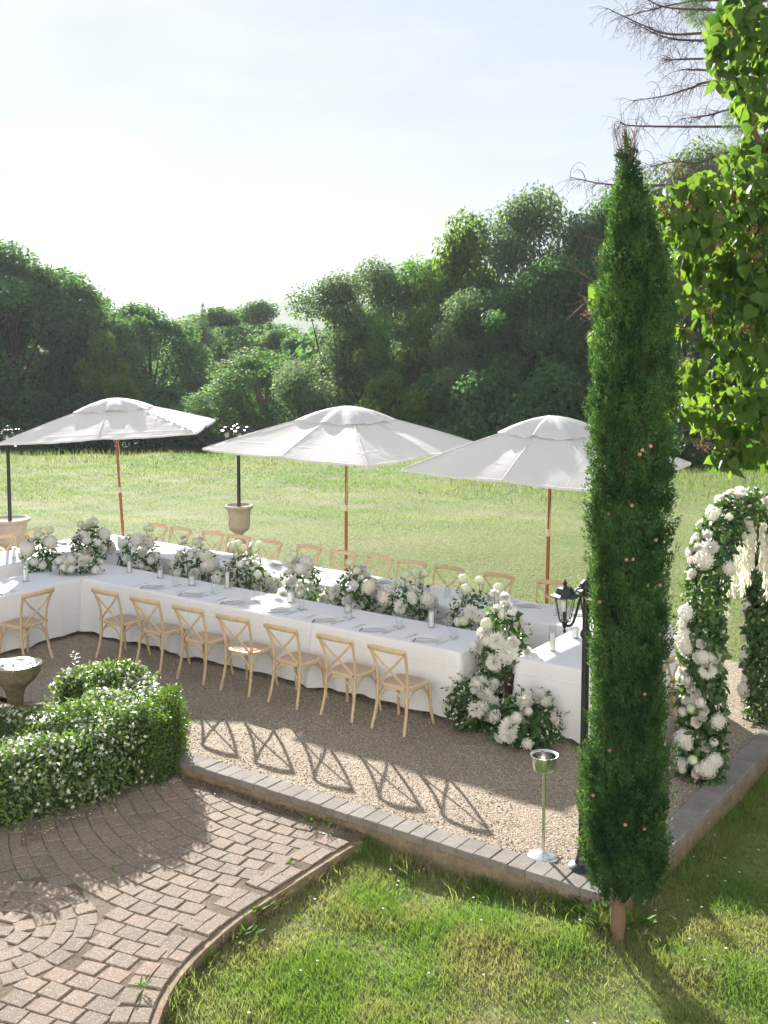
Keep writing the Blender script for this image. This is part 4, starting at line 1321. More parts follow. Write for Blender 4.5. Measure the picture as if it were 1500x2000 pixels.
def sprigs(rng, bases, dirs, length, nleaf, leaf):
    """leafy or grassy sprays that stand out of a bouquet"""
    P, D, N = [], [], []
    for b_, d_ in zip(bases, dirs):
        d_ = np.array(d_) / np.linalg.norm(d_)
        for j in range(nleaf):
            t = (j + .5) / nleaf
            p = np.array(b_) + d_ * length * t + np.array([0, 0, -.25 * length * t * t])
            sd = unit(np.cross(d_, rng.normal(size=3)))
            P.append(p); D.append(d_ * .6 + sd); N.append(rng.normal(size=3) + [0, 0, .6])
    k = len(P)
    L = leaf * rng.uniform(.7, 1.2, k)
    return leaves6(np.array(P), np.array(D), np.array(N), L, L * .34, .08, .05)
def arrangement(loc, rad, zc, label, seed, blooms, n_leaf=420, tall=0, leaf=.075, base=None, spray_n=8):
    """bouquet: foliage ellipsoid centred zc above loc, blooms on its skin"""
    rng = np.random.default_rng(seed)
    o = thing('flower_arrangement', label, 'flowers', loc, 0, 'white flower arrangements')
    parts = [foliage_ellipsoid((0, 0, zc), rad, n_leaf, leaf, rng)]
    bs = unit(rng.normal(size=(spray_n, 3)) + np.array([0, 0, .9])) * np.array(rad) * .8 + np.array([0, 0, zc])
    parts.append(sprigs(rng, bs, bs - np.array([0, 0, zc - .1]), .20, 11, .045))
    # filler: tiny white dots on stems
    V, F = cat(*parts)
    put('foliage', np_mesh('foliage', V, F, M['florist']), o)
    kf = 90
    d = unit(rng.normal(size=(kf, 3)) + np.array([0, -.2, .5]))
    P = np.array([0, 0, zc]) + d * np.array(rad) * rng.uniform(1.0, 1.12, (kf, 1))
    Vf, Ff = [], []
    for q in range(3):
        a_ = unit(rng.normal(size=(kf, 3)))
        Vf.append(cards(P, a_, unit(rng.normal(size=(kf, 3))), rng.uniform(.016, .03, kf), rng.uniform(.014, .024, kf)))
    V, F = cat(*Vf)
    fl = put('filler_flowers', np_mesh('filler_flowers', V, F, M['petal']), o); fl['kind'] = 'stuff'
    # blooms
    for kind, cnt, r in blooms:
        for _ in range(cnt):
            for tries in range(30):
                d = rng.normal(size=3) + np.array([0.0, -.55, .45]); d /= np.linalg.norm(d)
                if d[2] > -.55: break
            p = np.array([0, 0, zc]) + d * np.array(rad) * rng.uniform(.92, 1.05)
            bloom(o, kind, p, d + np.array([0, -.25, .25]), r * rng.uniform(.82, 1.15))
    for _ in range(tall):
        a = rng.uniform(0, 2 * PI); rr = rng.uniform(.0, .75)
        x, y = rad[0] * rr * math.cos(a), rad[1] * rr * math.sin(a)
        zt = zc + rad[2] + rng.uniform(.04, .15)
        b = MB(); b.tube([(x * .6, y * .6, zc), (x, y, zt)], .003, 5); st = b.build('stem', M['stem'], o)
        bloom(o, 'globe' if rng.uniform() < .7 else 'mum', (x, y, zt), (x, y - .1, .5), rng.uniform(.042, .056))
    if base is not None:
        b = MB(); b.lathe([(.001, 0), (base[0], 0), (base[0] * .9, base[1] * .5), (base[0], base[1]), (.001, base[1])], 12); b.build('planter', M['wood_dark'], o)
    return o
STD = [('hyd', 3, .085), ('mum', 3, .072), ('rose', 6, .048), ('spray', 8, .040)]
ARR = [(-6.05, 'first'), (-4.95, 'second'), (-4.05, 'third'), (-3.08, 'fourth'), (-2.20, 'fifth'), (-1.40, 'sixth'), (-0.52, 'seventh')]
for k, (s_, nm) in enumerate(ARR):
    bl = list(STD)
    if nm in ('fifth', 'sixth'): bl = [('hydp', 1, .095)] + bl[1:] + [('hyd', 1, .08)]
    if nm == 'seventh': bl = [('mum', 4, .075), ('rose', 3, .048), ('spray', 6, .04), ('globe', 1, .05)]
    arrangement(sv(s_, 1.15), (.31, .28, .37), .72, 'white and green bouquet between the table rows, %s from the corner flowers' % nm, 40 + k, bl, 460, 3 + (k % 3), base=(.14, .42))
# on the corner tables
arrangement(sv(-6.78, .0, 0), (.24, .22, .24), .94, 'white bouquet at the left picture edge beyond the lone chair', 60, [('hyd', 3, .09), ('mum', 2, .075), ('rose', 5, .05), ('spray', 6, .045)], 330, 3)
arrangement(sv(-6.72, .85, 0), (.27, .25, .26), 0.96, 'tallest white bouquet of the corner group with dark leaves', 61, [('hyd', 2, .095), ('mum', 2, .085), ('rose', 6, .05), ('spray', 7, .045)], 420, 4)
arrangement(sv(-6.16, .16, TT), (.31, .16, .12), .11, 'low spreading white bouquet lying on the inner corner table', 62, [('rose', 8, .055), ('mum', 4, .065), ('spray', 7, .045), ('hyd', 1, .07)], 300, 0, .06, spray_n=12)
# the big cascade between front table and cross table
arrangement(sv(.30, .36), (.26, .24, .56), .66, 'tall flower column cascading between the two table ends', 63, [('mum', 6, .085), ('rose', 7, .052), ('spray', 8, .045), ('globe', 3, .065), ('rosep', 3, .045)], 700, 3, base=(.16, .45))
arrangement(sv(.22, -.02), (.31, .26, .26), .24, 'low ground bouquet at the end of the front table', 64, [('mum', 6, .085), ('rose', 7, .055), ('spray', 7, .042), ('rosep', 3, .045)], 620, 0, .085, spray_n=14)
arrangement(sv(.84, -.14), (.33, .27, .25), .23, 'low ground bouquet with dark sprays before the cross table', 65, [('mum', 4, .09), ('rose', 7, .058), ('spray', 4, .042), ('rosep', 2, .045)], 640, 0, .085, spray_n=26)

# ================================================================== PARASOLS
def parasol(px, base_y, rot, half, z_edge, z_top, tilt, label, seed):
    """square canvas parasol with a wooden pole; tilt = (about x, about y)"""
    p = at(px, 1000, base_y); g = float(gz(p.x, base_y))
    if in_terrace(np.array([p.x]), np.array([base_y]))[0]: g = 0.0
    o = thing('parasol', label, 'parasol', (p.x, base_y, g), 0, 'square cream parasols behind the tables')
    o.rotation_euler = (tilt[0], tilt[1], rot)
    z_edge -= g; z_top -= g
    rr = random.Random(seed)
    # canopy: grid over the square, ridges on the diagonals and mid lines
    N = 32
    V, F = [], []
    zv = z_top - 0.05                        # below the vent
    for j in range(N + 1):
        for i in range(N + 1):
            x, y = (i / N * 2 - 1), (j / N * 2 - 1)
            m_ = max(abs(x), abs(y))
            w = math.atan2(y, x)
            seg = (w / (PI / 4)) % 1.0
            sag = math.sin(PI * seg) * 0.024 * m_ * (1.25 - m_) * 4 * .8
            edge_in = 1 - 0.016 * (math.sin(PI * (((w + PI / 4) / (PI / 2)) % 1.0)) ** 1) * (m_ ** 4)
            z = zv + (z_edge - zv) * (m_ ** 1.22) - sag + rr.uniform(-.004, .004)
            V.append((x * half * edge_in, y * half * edge_in, z))
    for j in range(N):
        for i in range(N):
            a = j * (N + 1) + i
            F.append((a, a + 1, a + N + 2, a + N + 1))
    b = MB(); b.add(V, F)
    can = b.build('canopy', M['canopy'], o, angle=70)
    # hem
    b = MB()
    ring = [V[i] for i in range(N + 1)] + [V[j * (N + 1) + N] for j in range(1, N + 1)] + [V[N * (N + 1) + i] for i in range(N - 1, -1, -1)] + [V[j * (N + 1)] for j in range(N - 1, 0, -1)]
    k = len(ring)
    b.add([(q[0] * 1.001, q[1] * 1.001, q[2] + .004) for q in ring] + [(q[0] * 1.004, q[1] * 1.004, q[2] - .03) for q in ring], [(i, (i + 1) % k, k + (i + 1) % k, k + i) for i in range(k)])
    b.build('hem', M['canopy'], can)
    # vent cap with a ruffled edge
    N2 = 48; V, F = [], []
    zc_ = lambda r: zv + (z_edge - zv) * ((r / 1.5) ** 1.22)
    dp_ = z_top - (zc_(.58) + .012)
    lv = [(r_, z_top - dp_ * (r_ / .58) ** 1.7) for r_ in (.001, .08, .2, .33, .46, .58)]
    for li, (r, z) in enumerate(lv):
        for j in range(N2):
            w = 2 * PI * j / N2
            sq = 1 / max(abs(math.cos(w)), abs(math.sin(w)))
            q = r * (1 + (sq - 1) * .85) * half / 1.5
            ruf = (.016 * math.sin(8 * w + .5) + .016 * math.sin(13 * w + seed * 2.1) * math.sin(3 * w + seed) + .008 * math.sin(31 * w)) * (li / 5) ** 1.5
            V.append((q * math.cos(w), q * math.sin(w), z + ruf + .004))
    for li in range(5):
        for j in range(N2):
            F.append((li * N2 + j, li * N2 + (j + 1) % N2, (li + 1) * N2 + (j + 1) % N2, (li + 1) * N2 + j))
    b = MB(); b.add(V, F); b.build('vent', M['canopy'], can, angle=70)
    # pole in two turned lengths, hub, ribs and struts
    b = MB(); b.tube([(0, 0, 0.02), (0, 0, 1.35)], .024, 12); b.tube([(0, 0, 1.35), (0, 0, z_top - .03)], .021, 12); pole = b.build('pole', M['pole'], o)
    b = MB(); b.lathe([(.001, 1.32), (.027, 1.32), (.029, 1.33), (.029, 1.40), (.027, 1.41), (.001, 1.41)], 12); b.build('collar', M['cord'], pole)
    b = MB(); b.lathe([(.02, z_edge - .20), (.05, z_edge - .19), (.055, z_edge - .12), (.03, z_edge - .10), (.02, z_edge - .1)], 10); b.build('runner', M['pole'], o)
    for q in range(8):
        w = q * PI / 4
        sq = 1 / max(abs(math.cos(w)), abs(math.sin(w)))
        e = half * sq * .985
        d = Vector((math.cos(w), math.sin(w), 0))
        b = MB(); b.tube([d * .05 + Vector((0, 0, zv - .05)), d * e * .55 + Vector((0, 0, zv + (z_edge - zv) * .55 - .045)), d * e + Vector((0, 0, z_edge - .012))], [(.008, .012)] * 3, 6, flat=(0, 0, 1))
        rb = b.build('rib', M['pole'], o)
        b = MB(); b.tube([d * (half * sq * m_ * (1 - (0.016 * m_ ** 4 if q % 2 == 0 else 0))) + Vector((0, 0, zv + (z_edge - zv) * (m_ ** 1.22) + .0025)) for m_ in (.32, .45, .6, .75, .9, .995)], [(.011, .003)] * 6, 6, flat=(-d.y, d.x, 0)); b.build('seam', M['canopy'], can)
        b = MB(); b.tube([d * .05 + Vector((0, 0, z_edge - .14)), d * e * .5 + Vector((0, 0, zv + (z_edge - zv) * .5 - .05))], .008, 6); b.build('strut', M['pole'], rb)
    pts = smooth_path([(.03, -.03, z_edge - .12), (.045, -.04, z_edge - .45), (.025, -.035, z_edge - .75), (.03, -.03, 1.37)], 4)
    b = MB(); b.tube(pts, .005, 5); b.build('cord', M['cord'], pole)
    b = MB(); b.lathe([(.02, .0), (.24, .0), (.25, .02), (.24, .05), (.06, .07), (.04, .16), (.025, .16)], 16); b.build('base', M['iron'], o)
    return o
parasol(243, 18.6, R(3), 1.50, 2.36, 2.90, (R(-1.0), R(-3.0)), 'cream parasol leaning slightly on its red pole beside the wide urn', 1)
parasol(675, 16.75, TH, 1.50, 2.29, 2.90, (0, R(.5)), 'cream parasol on a red pole between the two others', 2)
parasol(1069, 14.75, TH + R(3), 1.42, 2.26, 2.92, (R(.8), R(1.3)), 'cream parasol on a red pole partly hidden by the cypress', 3)

# ================================================================== LAMPS AND URNS
def lantern_parts(parent, p, sc=1.0):
    """six sided lantern hung at p (bottom of its cup)"""
    o = bpy.data.objects.new('lantern', None); link(o, parent); o.location = p; o.scale = (sc, sc, sc)
    n = 6
    def ringp(r, z): return [(r * math.cos(2 * PI * (j + .5) / n), r * math.sin(2 * PI * (j + .5) / n), z) for j in range(n)]
    b = MB()
    b.lathe([(.001, -.075), (.008, -.07), (.012, -.055), (.006, -.04), (.016, -.02), (.020, 0), (.035, .012), (.045, .02), (.001, .02)], 6)
    lo, hi = ringp(.043, .02), ringp(.080, .205)
    for j in range(n): b.tube([lo[j], hi[j]], .0042, 4)
    for rg in (lo, hi): b.tube(rg + [rg[0]], .0045, 4)
    b.build('frame', M['iron'], o, smooth=False)
    b = MB()
    lo2, hi2 = ringp(.0415, .022), ringp(.0785, .203)
    b.add(lo2 + hi2, [(j, (j + 1) % n, n + (j + 1) % n, n + j) for j in range(n)]); b.build('glass_panes', M['pane'], o, smooth=False)
    b = MB()
    b.lathe([(.080, .200), (.112, .204), (.110, .212), (.074, .228), (.056, .268), (.040, .276), (.014, .282), (.012, .292), (.018, .302), (.010, .314), (.004, .332), (.001, .334)], 6)
    b.build('roof', M['iron'], o, smooth=False)
    b = MB(); b.lathe([(.001, .02), (.015, .02), (.015, .09), (.001, .09)], 10); b.build('socket', M['iron_green'], o)
    b = MB(); b.lathe([(.012, .09), (.020, .105), (.030, .135), (.027, .165), (.012, .182), (.001, .185)], 12); b.build('bulb', M['bulb'], o)
    return o
def lamp(loc, h, label, angs, reach=.17, with_base=True, r=.024, group='black garden lamps', extra=0.0):
    o = thing('garden_lamp', label, 'lamp', loc, 0, group)
    b = MB()
    b.tube([(0, 0, .0 if not with_base else .1), (0, 0, h * .5), (0, 0, h - .02)], [r * 1.05, r, r * .9], 12)
    b.lathe([(r, h - .05), (r * 1.5, h - .04), (r * 1.5, h), (r * .9, h + .02), (.001, h + .025)], 12)
    b.lathe([(r, h - .42), (r * 1.45, h - .40), (r * 1.45, h - .37), (r, h - .35)], 12)
    b.build('post', M['iron'], o)
    if with_base:
        b = MB(); b.lathe([(.001, .0), (.115, .0), (.118, .012), (.105, .03), (.062, .055), (.045, .11), (.032, .19), (.034, .205), (.026, .21)], 20); b.build('base', M['iron'], o)
    for a in angs:
        d = Vector((math.cos(a), math.sin(a), 0))
        zb = h - .30
        p = smooth_path([d * r * .8 + Vector((0, 0, h - .06)), d * .055 + Vector((0, 0, h - .14)), d * .075 + Vector((0, 0, h - .22)), d * .11 + Vector((0, 0, zb - .01)), d * reach + Vector((0, 0, zb - .015))], 5)
        b = MB(); b.tube(p, [.010] * len(p), 6); b.tube([d * r * .5 + Vector((0, 0, h - .03)), d * (reach - .09) + Vector((0, 0, h - .045)), d * (reach - .075) + Vector((0, 0, h - .07))], .007, 6); b.build('arm', M['iron'], o)
        lantern_parts(o, d * reach + Vector((0, 0, zb)), 1.0)
    return o
lp = on(1137, 1697, 0)
lamp((lp.x, lp.y, 0), 2.20, 'black lamp post with lanterns close beside the cypress', (R(188), R(75), R(-60)), .165, True, .030)
def urn(loc, label, wide=1.0, sq=False):
    o = thing('stone_urn', label, 'urn', loc, 0, 'stone urns carrying lamps')
    b = MB()
    flute = lambda w, i: 1 + (.025 * math.cos(16 * w) if 4 < i < 11 else 0)
    b.lathe([(.001, 0), (.17, 0), (.17, .04), (.13, .06), (.075, .12), (.07, .17), (.09, .20), (.17, .25), (.20, .33), (.20, .50), (.215, .60), (.255, .635), (.268, .655), (.262, .68), (.235, .685), (.21, .66), (.001, .63)], 32, wob=flute)
    b.v = [(x * wide, y * wide, z + .38) for x, y, z in b.v]
    b.build('bowl', M['urn'], o)
    b = MB(); b.box((0, 0, .18), (.42 * wide, .42 * wide, .36), 0, 0, .02); b.box((0, 0, .365), (.46 * wide, .46 * wide, .03), 0, 0, .006); b.build('plinth', M['urn'], o, smooth=False)
    return o
for (px, dist, wide, top, lab, lab2) in ((467, 19.2, .92, 828, 'lamp behind the middle parasol rising from the fluted urn', 'fluted stone urn on the meadow edge left of middle parasol'), (19, 18.6, 1.25, 832, 'lamp at the left picture edge rising from the wide urn', 'wide stone urn at the left picture edge')):
    q = at(px, 1000, dist); g = float(gz(q.x, dist)) - .02
    urn((q.x, dist, g), lab2, wide)
    t_ = at(px, top, dist)
    lamp((q.x, dist, g + 1.00), t_.z - g - 1.0 - .02, 'green black ' + lab, (R(195), R(-75), R(-15), R(110)), .19, False, .030, 'lamps standing in urns')

# ================================================================== STEEL ASHTRAY STAND
q = on(1061, 1674, 0)
o = thing('ashtray_stand', 'polished steel ashtray stand on the gravel before the lamp', 'stand', (q.x, q.y, 0.004))
b = MB(); b.lathe([(.001, .0), (.118, .0), (.122, .004), (.118, .010), (.08, .022), (.04, .034), (.018, .042), (.013, .05)], 36); b.build('base', M['steel'], o)
b = MB(); b.tube([(0, 0, .04), (0, 0, .70)], .0135, 16); b.build('pole', M['steel'], o)
b = MB(); b.lathe([(.001, .70), (.088, .70), (.092, .706), (.094, .80), (.104, .806), (.110, .811), (.108, .815), (.098, .812), (.090, .803), (.088, .715), (.001, .712)], 36); b.build('bowl', M['steel'], o)

# ================================================================== FLOWER ARCH
def flower_arch():
    s0, v0, v1, top = 2.53, 0.05, 1.90, 2.36
    o = thing('flower_arch', 'tall arch covered in white blooms and green leaves at right', 'flower arch', sv(s0, (v0 + v1) / 2, 0), TH)
    rng = np.random.default_rng(77)
    half = (v1 - v0) / 2
    path = []
    zs = top - half * .92
    for z in np.linspace(0.02, zs, 26): path.append((-half, z, 0.0))
    for w in np.linspace(0, PI, 26)[1:-1]: path.append((-half * math.cos(w), zs + half * .92 * math.sin(w), w))
    for z in np.linspace(zs, 0.02, 26): path.append((half, z, PI))
    path = np.array(path)
    # frame
    b = MB()
    for dx in (-.1, .1):
        b.tube([(dx, p[0], p[1]) for p in path], .012, 6)
    b.build('frame', M['iron'], o)
    # foliage
    k = 7200
    t = rng.uniform(0, len(path) - 1.001, k); i0 = t.astype(int); f = (t - i0)[:, None]
    c2 = path[i0, :2] * (1 - f) + path[i0 + 1, :2] * f
    tang = unit(path[i0 + 1, :2] - path[i0, :2])
    nrm = np.stack([-tang[:, 1], tang[:, 0]], 1)
    a = rng.uniform(0, 2 * PI, k); r = rng.uniform(.3, 1, k) ** .6
    rx, rn = .20, .155
    off_x = np.cos(a) * rx * r; off_n = np.sin(a) * rn * r
    lump = 1 + .16 * np.sin(t * 1.1) * np.sin(3 * a + t)
    P = np.stack([off_x * lump, c2[:, 0] + nrm[:, 0] * off_n * lump, c2[:, 1] + nrm[:, 1] * off_n * lump], 1)
    out_ = np.stack([np.cos(a), nrm[:, 0] * np.sin(a), nrm[:, 1] * np.sin(a)], 1)
    N = unit(out_ + rng.normal(0, .5, (k, 3)) + [0, 0, .2]); D = unit(np.cross(N, rng.normal(size=(k, 3))) + out_ * .3 + [0, 0, -.3])
    P[:, 2] = np.maximum(P[:, 2], .03)
    L = rng.uniform(.045, .10, k)
    V, F = leaves6(P, D, N, L, L * rng.uniform(.45, .75, k), .12, .1)
    put('foliage', np_mesh('foliage', V, F, M['florist']), o)
    # filler florets
    k = 700
    idx = rng.integers(0, 7200, k)
    Pf = P[idx] + out_[idx] * .03
    V, F = cat(*[cards(Pf, unit(rng.normal(size=(k, 3))), unit(rng.normal(size=(k, 3))), rng.uniform(.018, .035, k), rng.uniform(.016, .03, k)) for _ in range(2)])
    put('filler_flowers', np_mesh('filler_flowers', V, F, M['petal']), o)['kind'] = 'stuff'
    # blooms, denser on the outside and the crown
    for q in range(165):
        t_ = rng.uniform(0, len(path) - 1.01); i_ = int(t_)
        tg = unit(path[i_ + 1, :2] - path[i_, :2]); nn = np.array([-tg[1], tg[0]])
        cc = path[i_, :2]
        on_top = math.sin(path[i_, 2]) if 0 < path[i_, 2] < PI else 0
        a_ = rng.choice([rng.uniform(-.6, .6) + PI, rng.uniform(-.5, .5), rng.uniform(0.4, 2.7)], p=[.52, .13, .35])
        d = np.array([math.cos(a_), nn[0] * math.sin(a_), nn[1] * math.sin(a_)])
        if path[i_, 2] == 0: d = np.array([rng.uniform(-1.0, .65), -abs(rng.normal(.7, .5)), .15])
        d = d / np.linalg.norm(d)
        p = np.array([d[0] * .20, cc[0] + d[1] * .165, cc[1] + d[2] * .165])
        if p[2] < .08 or (path[i_, 2] in (0.0, PI) and rng.uniform() < .25): continue
        kind = rng.choice(['hyd', 'mum', 'rose', 'rosep', 'spray', 'globe'], p=[.22, .12, .28, .12, .21, .05])
        r_ = {'hyd': .085, 'mum': .08, 'rose': .06, 'rosep': .055, 'spray': .05, 'globe': .05}[kind] * rng.uniform(.5, .92)
        bloom(o, kind, p, d + np.array([-.1, -.15, .2]), r_)
    # hanging strands inside the crown
    for q in range(26):
        y = rng.uniform(-half * .66, half * .66); zt = zs + half * .92 * math.sqrt(max(.02, 1 - (y / half) ** 2)) - .10
        ln = rng.uniform(.38, .70); x = rng.uniform(-.14, .14)
        kk = 130
        tt = rng.uniform(0, 1, kk)
        Pp = np.stack([x + rng.normal(0, .012, kk) * (1 - .6 * tt), y + rng.normal(0, .012, kk) * (1 - .6 * tt), zt - ln * tt], 1)
        V, F = cards(Pp, np.array([[0, 0, -1]]) + rng.normal(0, .22, (kk, 3)), rng.normal(size=(kk, 3)), rng.uniform(.05, .09, kk), rng.uniform(.014, .024, kk))
        put('hanging_strand', np_mesh('hanging_strand', V, F, M['strand']), o)
flower_arch()

# ================================================================== FOUNTAIN AND HEDGES
fc = on(28, 1296, .76)
o = thing('fountain', 'small mossy stone pedestal fountain at the left edge', 'fountain', (fc.x, fc.y, 0))
b = MB(); b.lathe([(.001, .0), (.15, .0), (.16, .05), (.155, .14), (.135, .17), (.15, .19), (.14, .22), (.095, .25), (.075, .32), (.080, .42), (.10, .50), (.13, .54), (.20, .60), (.245, .67), (.262, .73), (.268, .76), (.255, .768), (.235, .755), (.20, .735), (.001, .72)], 32, wob=lambda w, i: 1 + .012 * math.sin(5 * w + i))
b.build('pedestal_bowl', M['fount'], o)
V, F = [], []
N2 = 40
def wtr(mat, rad, z, amp, name, par, n_r=14):
    V, F = [], []
    for i in range(n_r + 1):
        for j in range(N2):
            r = rad * i / n_r + .0005; w = 2 * PI * j / N2
            zz = z + amp * (math.sin(r * 90 - 1) * math.exp(-r * 5) + .7 * math.sin(7 * w + 30 * r) * math.sin(60 * r + 3 * w))
            V.append((r * math.cos(w), r * math.sin(w), zz))
    for i in range(n_r):
        for j in range(N2): F.append((i * N2 + j, i * N2 + (j + 1) % N2, (i + 1) * N2 + (j + 1) % N2, (i + 1) * N2 + j))
    b = MB(); b.add(V, F); return b.build(name, mat, par, angle=180)
wtr(M['water'], .243, .757, .004, 'water', o)
b = MB(); b.lathe([(.66, .0), (.66, .13), (.655, .15), (.57, .15), (.565, .13), (.565, .02), (.001, .02)], 40); b.build('basin', M['fount'], o)
wtr(M['water'], .562, .10, .003, 'pool_water', o)
for a in (R(-8), R(-40), R(-75), R(-120)):
    b = MB(); x0, y0 = .268 * math.cos(a), .268 * math.sin(a)
    p = smooth_path([(x0 * .97, y0 * .97, .765), (x0 * 1.03, y0 * 1.03, .74), (x0 * 1.05, y0 * 1.05, .5), (x0 * 1.06, y0 * 1.06, .105)], 5)
    b.tube(p, [.004 + .0015 * math.sin(i * 2.1) for i in range(len(p))], 5); b.build('water_jet', M['glass'], o)

def mound(name, label, cat_, poly, hfun_, z0, n_leaf, leaf, mat, seed, n_flower=0, dome=.12, loose=.05):
    """leafy hedge mass over a ground outline (world xy); returns the thing"""
    rng = np.random.default_rng(seed)
    pts = np.array(poly); cx, cy = pts.mean(0)
    o = thing(name, label, cat_, (cx, cy, z0))
    loc_poly = [(a - cx, b_ - cy) for a, b_ in poly]
    # core solid
    n = len(loc_poly); b = MB(); V = []
    for (f, zf) in ((.93, 0), (.95, .35), (.92, .7), (.80, .90), (.45, .95)):
        V += [(x * f, y * f, zf * hfun_(x, y) * .95) for x, y in loc_poly]
    F = []
    for i in range(4):
        for j in range(n): F.append((i * n + j, i * n + (j + 1) % n, (i + 1) * n + (j + 1) % n, (i + 1) * n + j))
    F.append(tuple(4 * n + j for j in range(n)))
    b.add(V, F); b.build('core', M['core'], o)
    # leaves: on the top and on the sides
    el = [math.hypot(loc_poly[(i + 1) % n][0] - loc_poly[i][0], loc_poly[(i + 1) % n][1] - loc_poly[i][1]) for i in range(n)]
    per = sum(el); h0 = hfun_(0, 0)
    xs_ = [p[0] for p in loc_poly]; ys_ = [p[1] for p in loc_poly]
    area = (max(xs_) - min(xs_)) * (max(ys_) - min(ys_)) * .75
    k_side = int(n_leaf * per * h0 / (per * h0 + area)); k_top = n_leaf - k_side
    P, O = [], []
    probs = np.array(el) / per
    ei = rng.choice(n, k_side, p=probs)
    for e in ei:
        t = rng.uniform(); a, b2 = np.array(loc_poly[e]), np.array(loc_poly[(e + 1) % n])
        p = a + (b2 - a) * t
        nr = np.array([(b2 - a)[1], -(b2 - a)[0]]); nr = nr / max(1e-6, np.linalg.norm(nr))
        if nr @ p < 0: nr = -nr
        zf = rng.uniform(0.02, 1.0); hh = hfun_(*p)
        inset = .0 if zf < .75 else (zf - .75) / .25 * .10
        q = p + nr * (rng.normal(0, loose) - inset + .03 * math.sin(p[0] * 9 + zf * 6) * math.sin(p[1] * 8 + zf * 7))
        P.append((q[0], q[1], zf * hh)); O.append((nr[0], nr[1], .25 + .5 * (zf > .8)))
    while len(P) < n_leaf:
        x, y = rng.uniform(min(xs_), max(xs_)), rng.uniform(min(ys_), max(ys_))
        if not inside(x, y, loc_poly): continue
        P.append((x, y, hfun_(x, y) * (1.0 + rng.normal(0, .05)) + .03 * math.sin(x * 7 + 1) * math.sin(y * 8))); O.append((rng.normal(0, .4), rng.normal(0, .4), 1))
    P, O = np.array(P), unit(np.array(O))
    k = len(P)
    N = unit(O + rng.normal(0, .5, (k, 3))); D = unit(np.cross(N, rng.normal(size=(k, 3))) + O * .45 + [0, 0, .15])
    L = leaf * rng.uniform(.6, 1.4, k)
    if leaf > .03: V, F = leaves6(P, D, N, L, L * rng.uniform(.36, .5, k), .12, .06)
    else: V, F = cards(P, D, N, L, L * .6, .1)
    lv = put('leaves', np_mesh('leaves', V, F, mat), o); lv['kind'] = 'stuff'
    if n_flower:
        pb = np.clip(.5 + np.sin(P[:, 0] * 5.1 + 2 * np.sin(P[:, 1] * 3.3)) * np.sin(P[:, 1] * 6.2 + P[:, 2] * 5) + .5 * np.sin(P[:, 0] * 17) * np.sin(P[:, 1] * 15 + P[:, 2] * 13), .03, 1.5)
        idx = rng.choice(k, n_flower, replace=False, p=pb / pb.sum())
        fV = []
        ctr = P[idx] + O[idx] * rng.uniform(.015, .055, (n_flower, 1))
        nn = unit(O[idx] + rng.normal(0, .35, (n_flower, 3)) + [0, -.2, 0]); t1 = unit(np.cross(nn, rng.normal(size=(n_flower, 3)))); t2 = np.cross(nn, t1)
        for q in range(5):
            w = 2 * PI * q / 5
            fV.append(cards(ctr, t1 * math.cos(w) + t2 * math.sin(w) + nn * .1, nn, rng.uniform(.016, .024, n_flower), rng.uniform(.008, .012, n_flower)))
        V, F = cat(*fV)
        put('star_flowers', np_mesh('star_flowers', V, F, M['petal']), o)['kind'] = 'stuff'
    return o
hp = [on(-150, 1655, PZ), on(0, 1618, PZ), on(130, 1585, PZ), on(225, 1556, PZ), on(262, 1530, PZ)]
poly = [(p.x, p.y) for p in hp] + [(-2.12, 10.45), (-2.22, 10.9), (-2.55, 11.35), (-2.95, 11.75), (-3.35, 11.85), (-3.55, 11.5), (-3.12, 11.25), (-2.98, 10.85), (-3.12, 10.5), (-3.5, 10.35), (-4.0, 10.4), (-4.4, 10.6)]
# star-shaped resampling keeps the core simple: front mass and back mass
front_poly = [(p.x, p.y) for p in hp] + [(-2.16, 10.25), (-2.3, 10.66), (-2.75, 10.72), (-3.25, 10.50), (-3.9, 10.46), (-4.3, 10.5)]
def dens(pl, k=4):
    out = []
    for i in range(len(pl)):
        a, b_ = Vector((*pl[i], 0)), Vector((*pl[(i + 1) % len(pl)], 0))
        for j in range(k):
            q = a.lerp(b_, j / k); out.append((q.x, q.y))
    return out
mound('jasmine_hedge', 'white flowering jasmine hedge in front of the fountain', 'hedge', dens(front_poly), lambda x, y: .55 + .06 * math.sin(3 * x) + .05 * math.sin(7 * y + x), PZ, 17000, .046, M['jasmine'], 91, 1700, loose=.07)
back_poly = [(-2.32, 10.60), (-2.2, 10.95), (-2.5, 11.45), (-2.95, 11.8), (-3.35, 11.85), (-3.42, 11.55), (-3.0, 11.2), (-2.95, 10.75), (-2.75, 10.58)]
mound('jasmine_bush', 'pale sunlit jasmine bush just right of the fountain', 'bush', dens(back_poly), lambda x, y: .44 + .06 * math.sin(4 * x + 1) + .05 * math.sin(6 * y), 0.0, 12000, .046, M['jasmine'], 92, 1300, loose=.06)
bx = [(-2.26, 10.05), (-2.10, 9.98), (-1.98, 10.12), (-1.92, 10.4), (-1.97, 10.7), (-2.12, 10.86), (-2.28, 10.8), (-2.34, 10.45)]
mound('boxwood', 'light green clipped boxwood at the right end of hedge', 'bush', dens(bx, 3), lambda x, y: .62 + .05 * math.sin(9 * x) * math.sin(8 * y), PZ, 9000, .026, M['box'], 93, 0, loose=.03)
